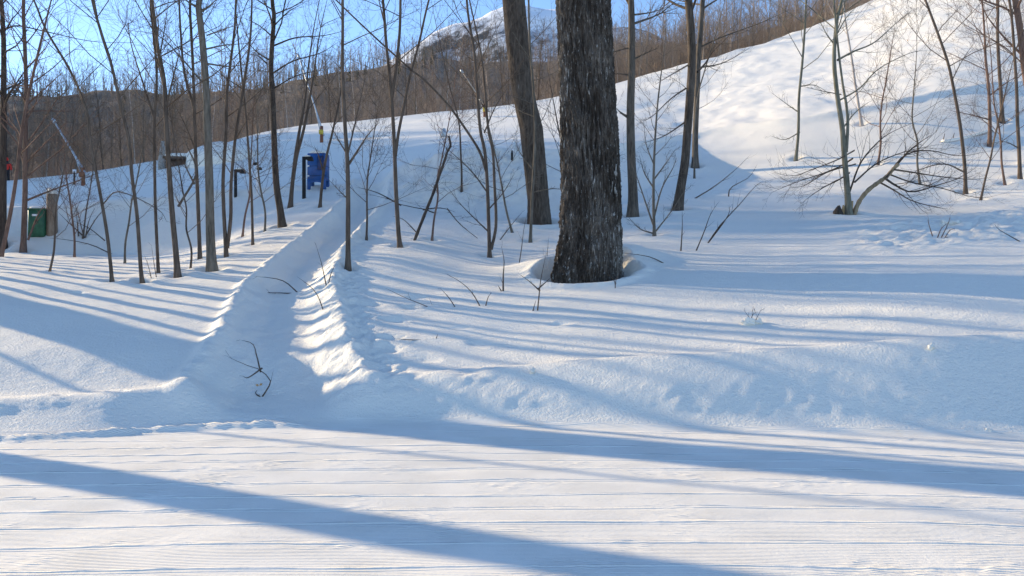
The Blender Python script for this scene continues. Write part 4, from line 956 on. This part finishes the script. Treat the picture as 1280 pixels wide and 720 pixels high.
lance('blue grey snow lance slanting left beyond the green bin', (68, 152), (104, 212), 232, STEEL, RUST, 2.8)
lance('white snow lance slanting left with a yellow green valve cover, above the blue box', (374, 72), (402, 160), 178, STEEL, YELLOW, 2.0)
lance('pale snow lance with yellow cover half hidden by saplings', (578, 90), (606, 132), 146, GREYW, YELLOW, 1.7)
d = hit(555, 171) or 46; k = d / F; b = P(555, 171, d); b.z = gz(b.x, b.y); root = empty('hydrant_cover', b, 'small grey pyramid shaped cover on the shaded ski run', 'hydrant cover')
mb = MB(); mb.box((0, 0, 5 * k), (4.2 * k, 4 * k, 5.4 * k), taper=.45, bev=.02); mb.build('cover', STEEL, root)
mb = MB(); mb.blob((0, 0, 10 * k), (2.2 * k, 2 * k, 1.4 * k), random.Random(8), 10, 6, .05, .8); mb.build('snow_cap', SNOW, root)

# hut half buried beside the run
d = 47.0; k = d / F; b = P(225, 222, d); b.z = gz(b.x, b.y) - .3; root = empty('pump_hut', b, 'low brown hut with a snowy roof and a pale leaning corner post', 'hut', rz=.1)
zz = lambda py: EYE - (py - HOR) / F * d - b.z
mb = MB(); mb.box((0, 1.0, zz(200) / 2), (17 * k, 1.0, zz(200) / 2), bev=.01); mb.build('wall', BROWN, root)
for q in range(7):
    mb = MB(); mb.box((-15 * k + q * 5 * k, -.02, zz(201) / 2), (2.2 * k, .03, zz(201) / 2 - .02)); mb.build('board', BROWN, root)
mb = MB(); mb.box((0, .9, zz(198)), (18.5 * k, 1.25, .07), bev=.01); mb.build('roof', BROWN, root)
mb = MB(); mb.box((.5 * k, .85, zz(196) + .02), (18 * k, 1.2, 3.2 * k), bev=.1); mb.build('roof_snow', SNOW, root)
mb = MB(); mb.tube([Vector((-21 * k, -.2, -.2)), Vector((-20.5 * k, -.2, zz(200))), Vector((-18.5 * k, -.2, zz(178)))], [4.6 * k, 4.2 * k, 3.2 * k], 6); mb.build('corner_post', GREYW, root)
# snow heap that half hides the hut
b = P(283, 205, 45.0); b.z = gz(b.x, b.y) - .25; o_ = empty('snow_heap', b, 'sunlit heap of ploughed snow beside the low brown hut', 'snow heap')
mb = MB(); mb.blob((0, 0, 0), (2.1, 1.5, 1.15), random.Random(9), 40, 24, .07); mb.build('snow', SNOW, o_)
# marker stakes
for i, (px, py, h, lab) in enumerate(((93, 231, 17, 'small dark stake on the run beyond the green bin'), (640, 201, 10, 'thin stake at the left side of the scaly leaning trunk'))):
    d = hit(px, py) or 45; k = d / F; b = P(px, py, d); b.z = gz(b.x, b.y); root = empty('marker_stake', b, lab, 'stake')
    mb = MB(); mb.tube([Vector((0, 0, -.2)), Vector((0, 0, h * k))], [.05, .045], 6); mb.build('stake', BLACK, root)
    mb = MB(); mb.box((0, 0, h * k), (.09, .03, .08), bev=.01); mb.build('flag_plate', WHITE, root)

# skier in red on the far side of the run
d = 55.0; x = (8 - 640) / F * d; g = gz(x, d); root = empty('person', (x, d, g), 'skier in a red jacket and dark trousers standing at the far left', 'person', rz=.5)
def skin(name, verts, edges, rad, mat, parent):
    me = bpy.data.meshes.new(name); me.from_pydata(verts, edges, []); me.materials.append(mat); o = link(name, me, parent)
    md = o.modifiers.new('skin', 'SKIN'); md.use_smooth_shade = True
    for i, r in enumerate(rad): me.skin_vertices[0].data[i].radius = (r, r)
    me.skin_vertices[0].data[0].use_root = True
    s_ = o.modifiers.new('sub', 'SUBSURF'); s_.levels = 1; s_.render_levels = 2
    return o
vs = [(0, 0, .95), (0, .01, 1.2), (0, .0, 1.42), (0, -.01, 1.53), (0, -.02, 1.68), (-.10, -.02, .88), (-.12, -.08, .5), (-.13, .0, .08), (-.13, -.16, .04), (.10, -.02, .88), (.12, -.08, .5), (.13, .0, .08), (.13, -.16, .04),
      (-.20, 0, 1.40), (-.28, -.02, 1.14), (-.26, -.24, 1.02), (.20, 0, 1.40), (.28, -.02, 1.14), (.26, -.24, 1.02)]
es = [(0, 1), (1, 2), (2, 3), (3, 4), (0, 5), (5, 6), (6, 7), (7, 8), (0, 9), (9, 10), (10, 11), (11, 12), (2, 13), (13, 14), (14, 15), (2, 16), (16, 17), (17, 18)]
skin('body', vs, es, [.15, .15, .15, .06, .11, .10, .075, .06, .05, .10, .075, .06, .05, .07, .05, .04, .07, .05, .04], BLACK, root)
skin('jacket', vs[:3] + [vs[13], vs[14], vs[15], vs[16], vs[17], vs[18]], [(0, 1), (1, 2), (2, 3), (3, 4), (4, 5), (2, 6), (6, 7), (7, 8)], [.19, .19, .18, .09, .075, .06, .09, .075, .06], RED, root)
mb = MB(); mb.blob((0, -.02, 1.72), (.13, .15, .13), random.Random(1), 14, 10, 0.0); mb.build('helmet', RED, root)
for sx in (-1, 1):
    mb = MB(); mb.box((sx * .13, -.1, .015), (.05, .85, .012), bev=.004); mb.build('ski', BLACK, root)
    mb = MB(); mb.tube([Vector((sx * .27, -.25, 1.02)), Vector((sx * .36, -.3, .02))], [.012, .01], 5); mb.build('pole', BLACK, root)
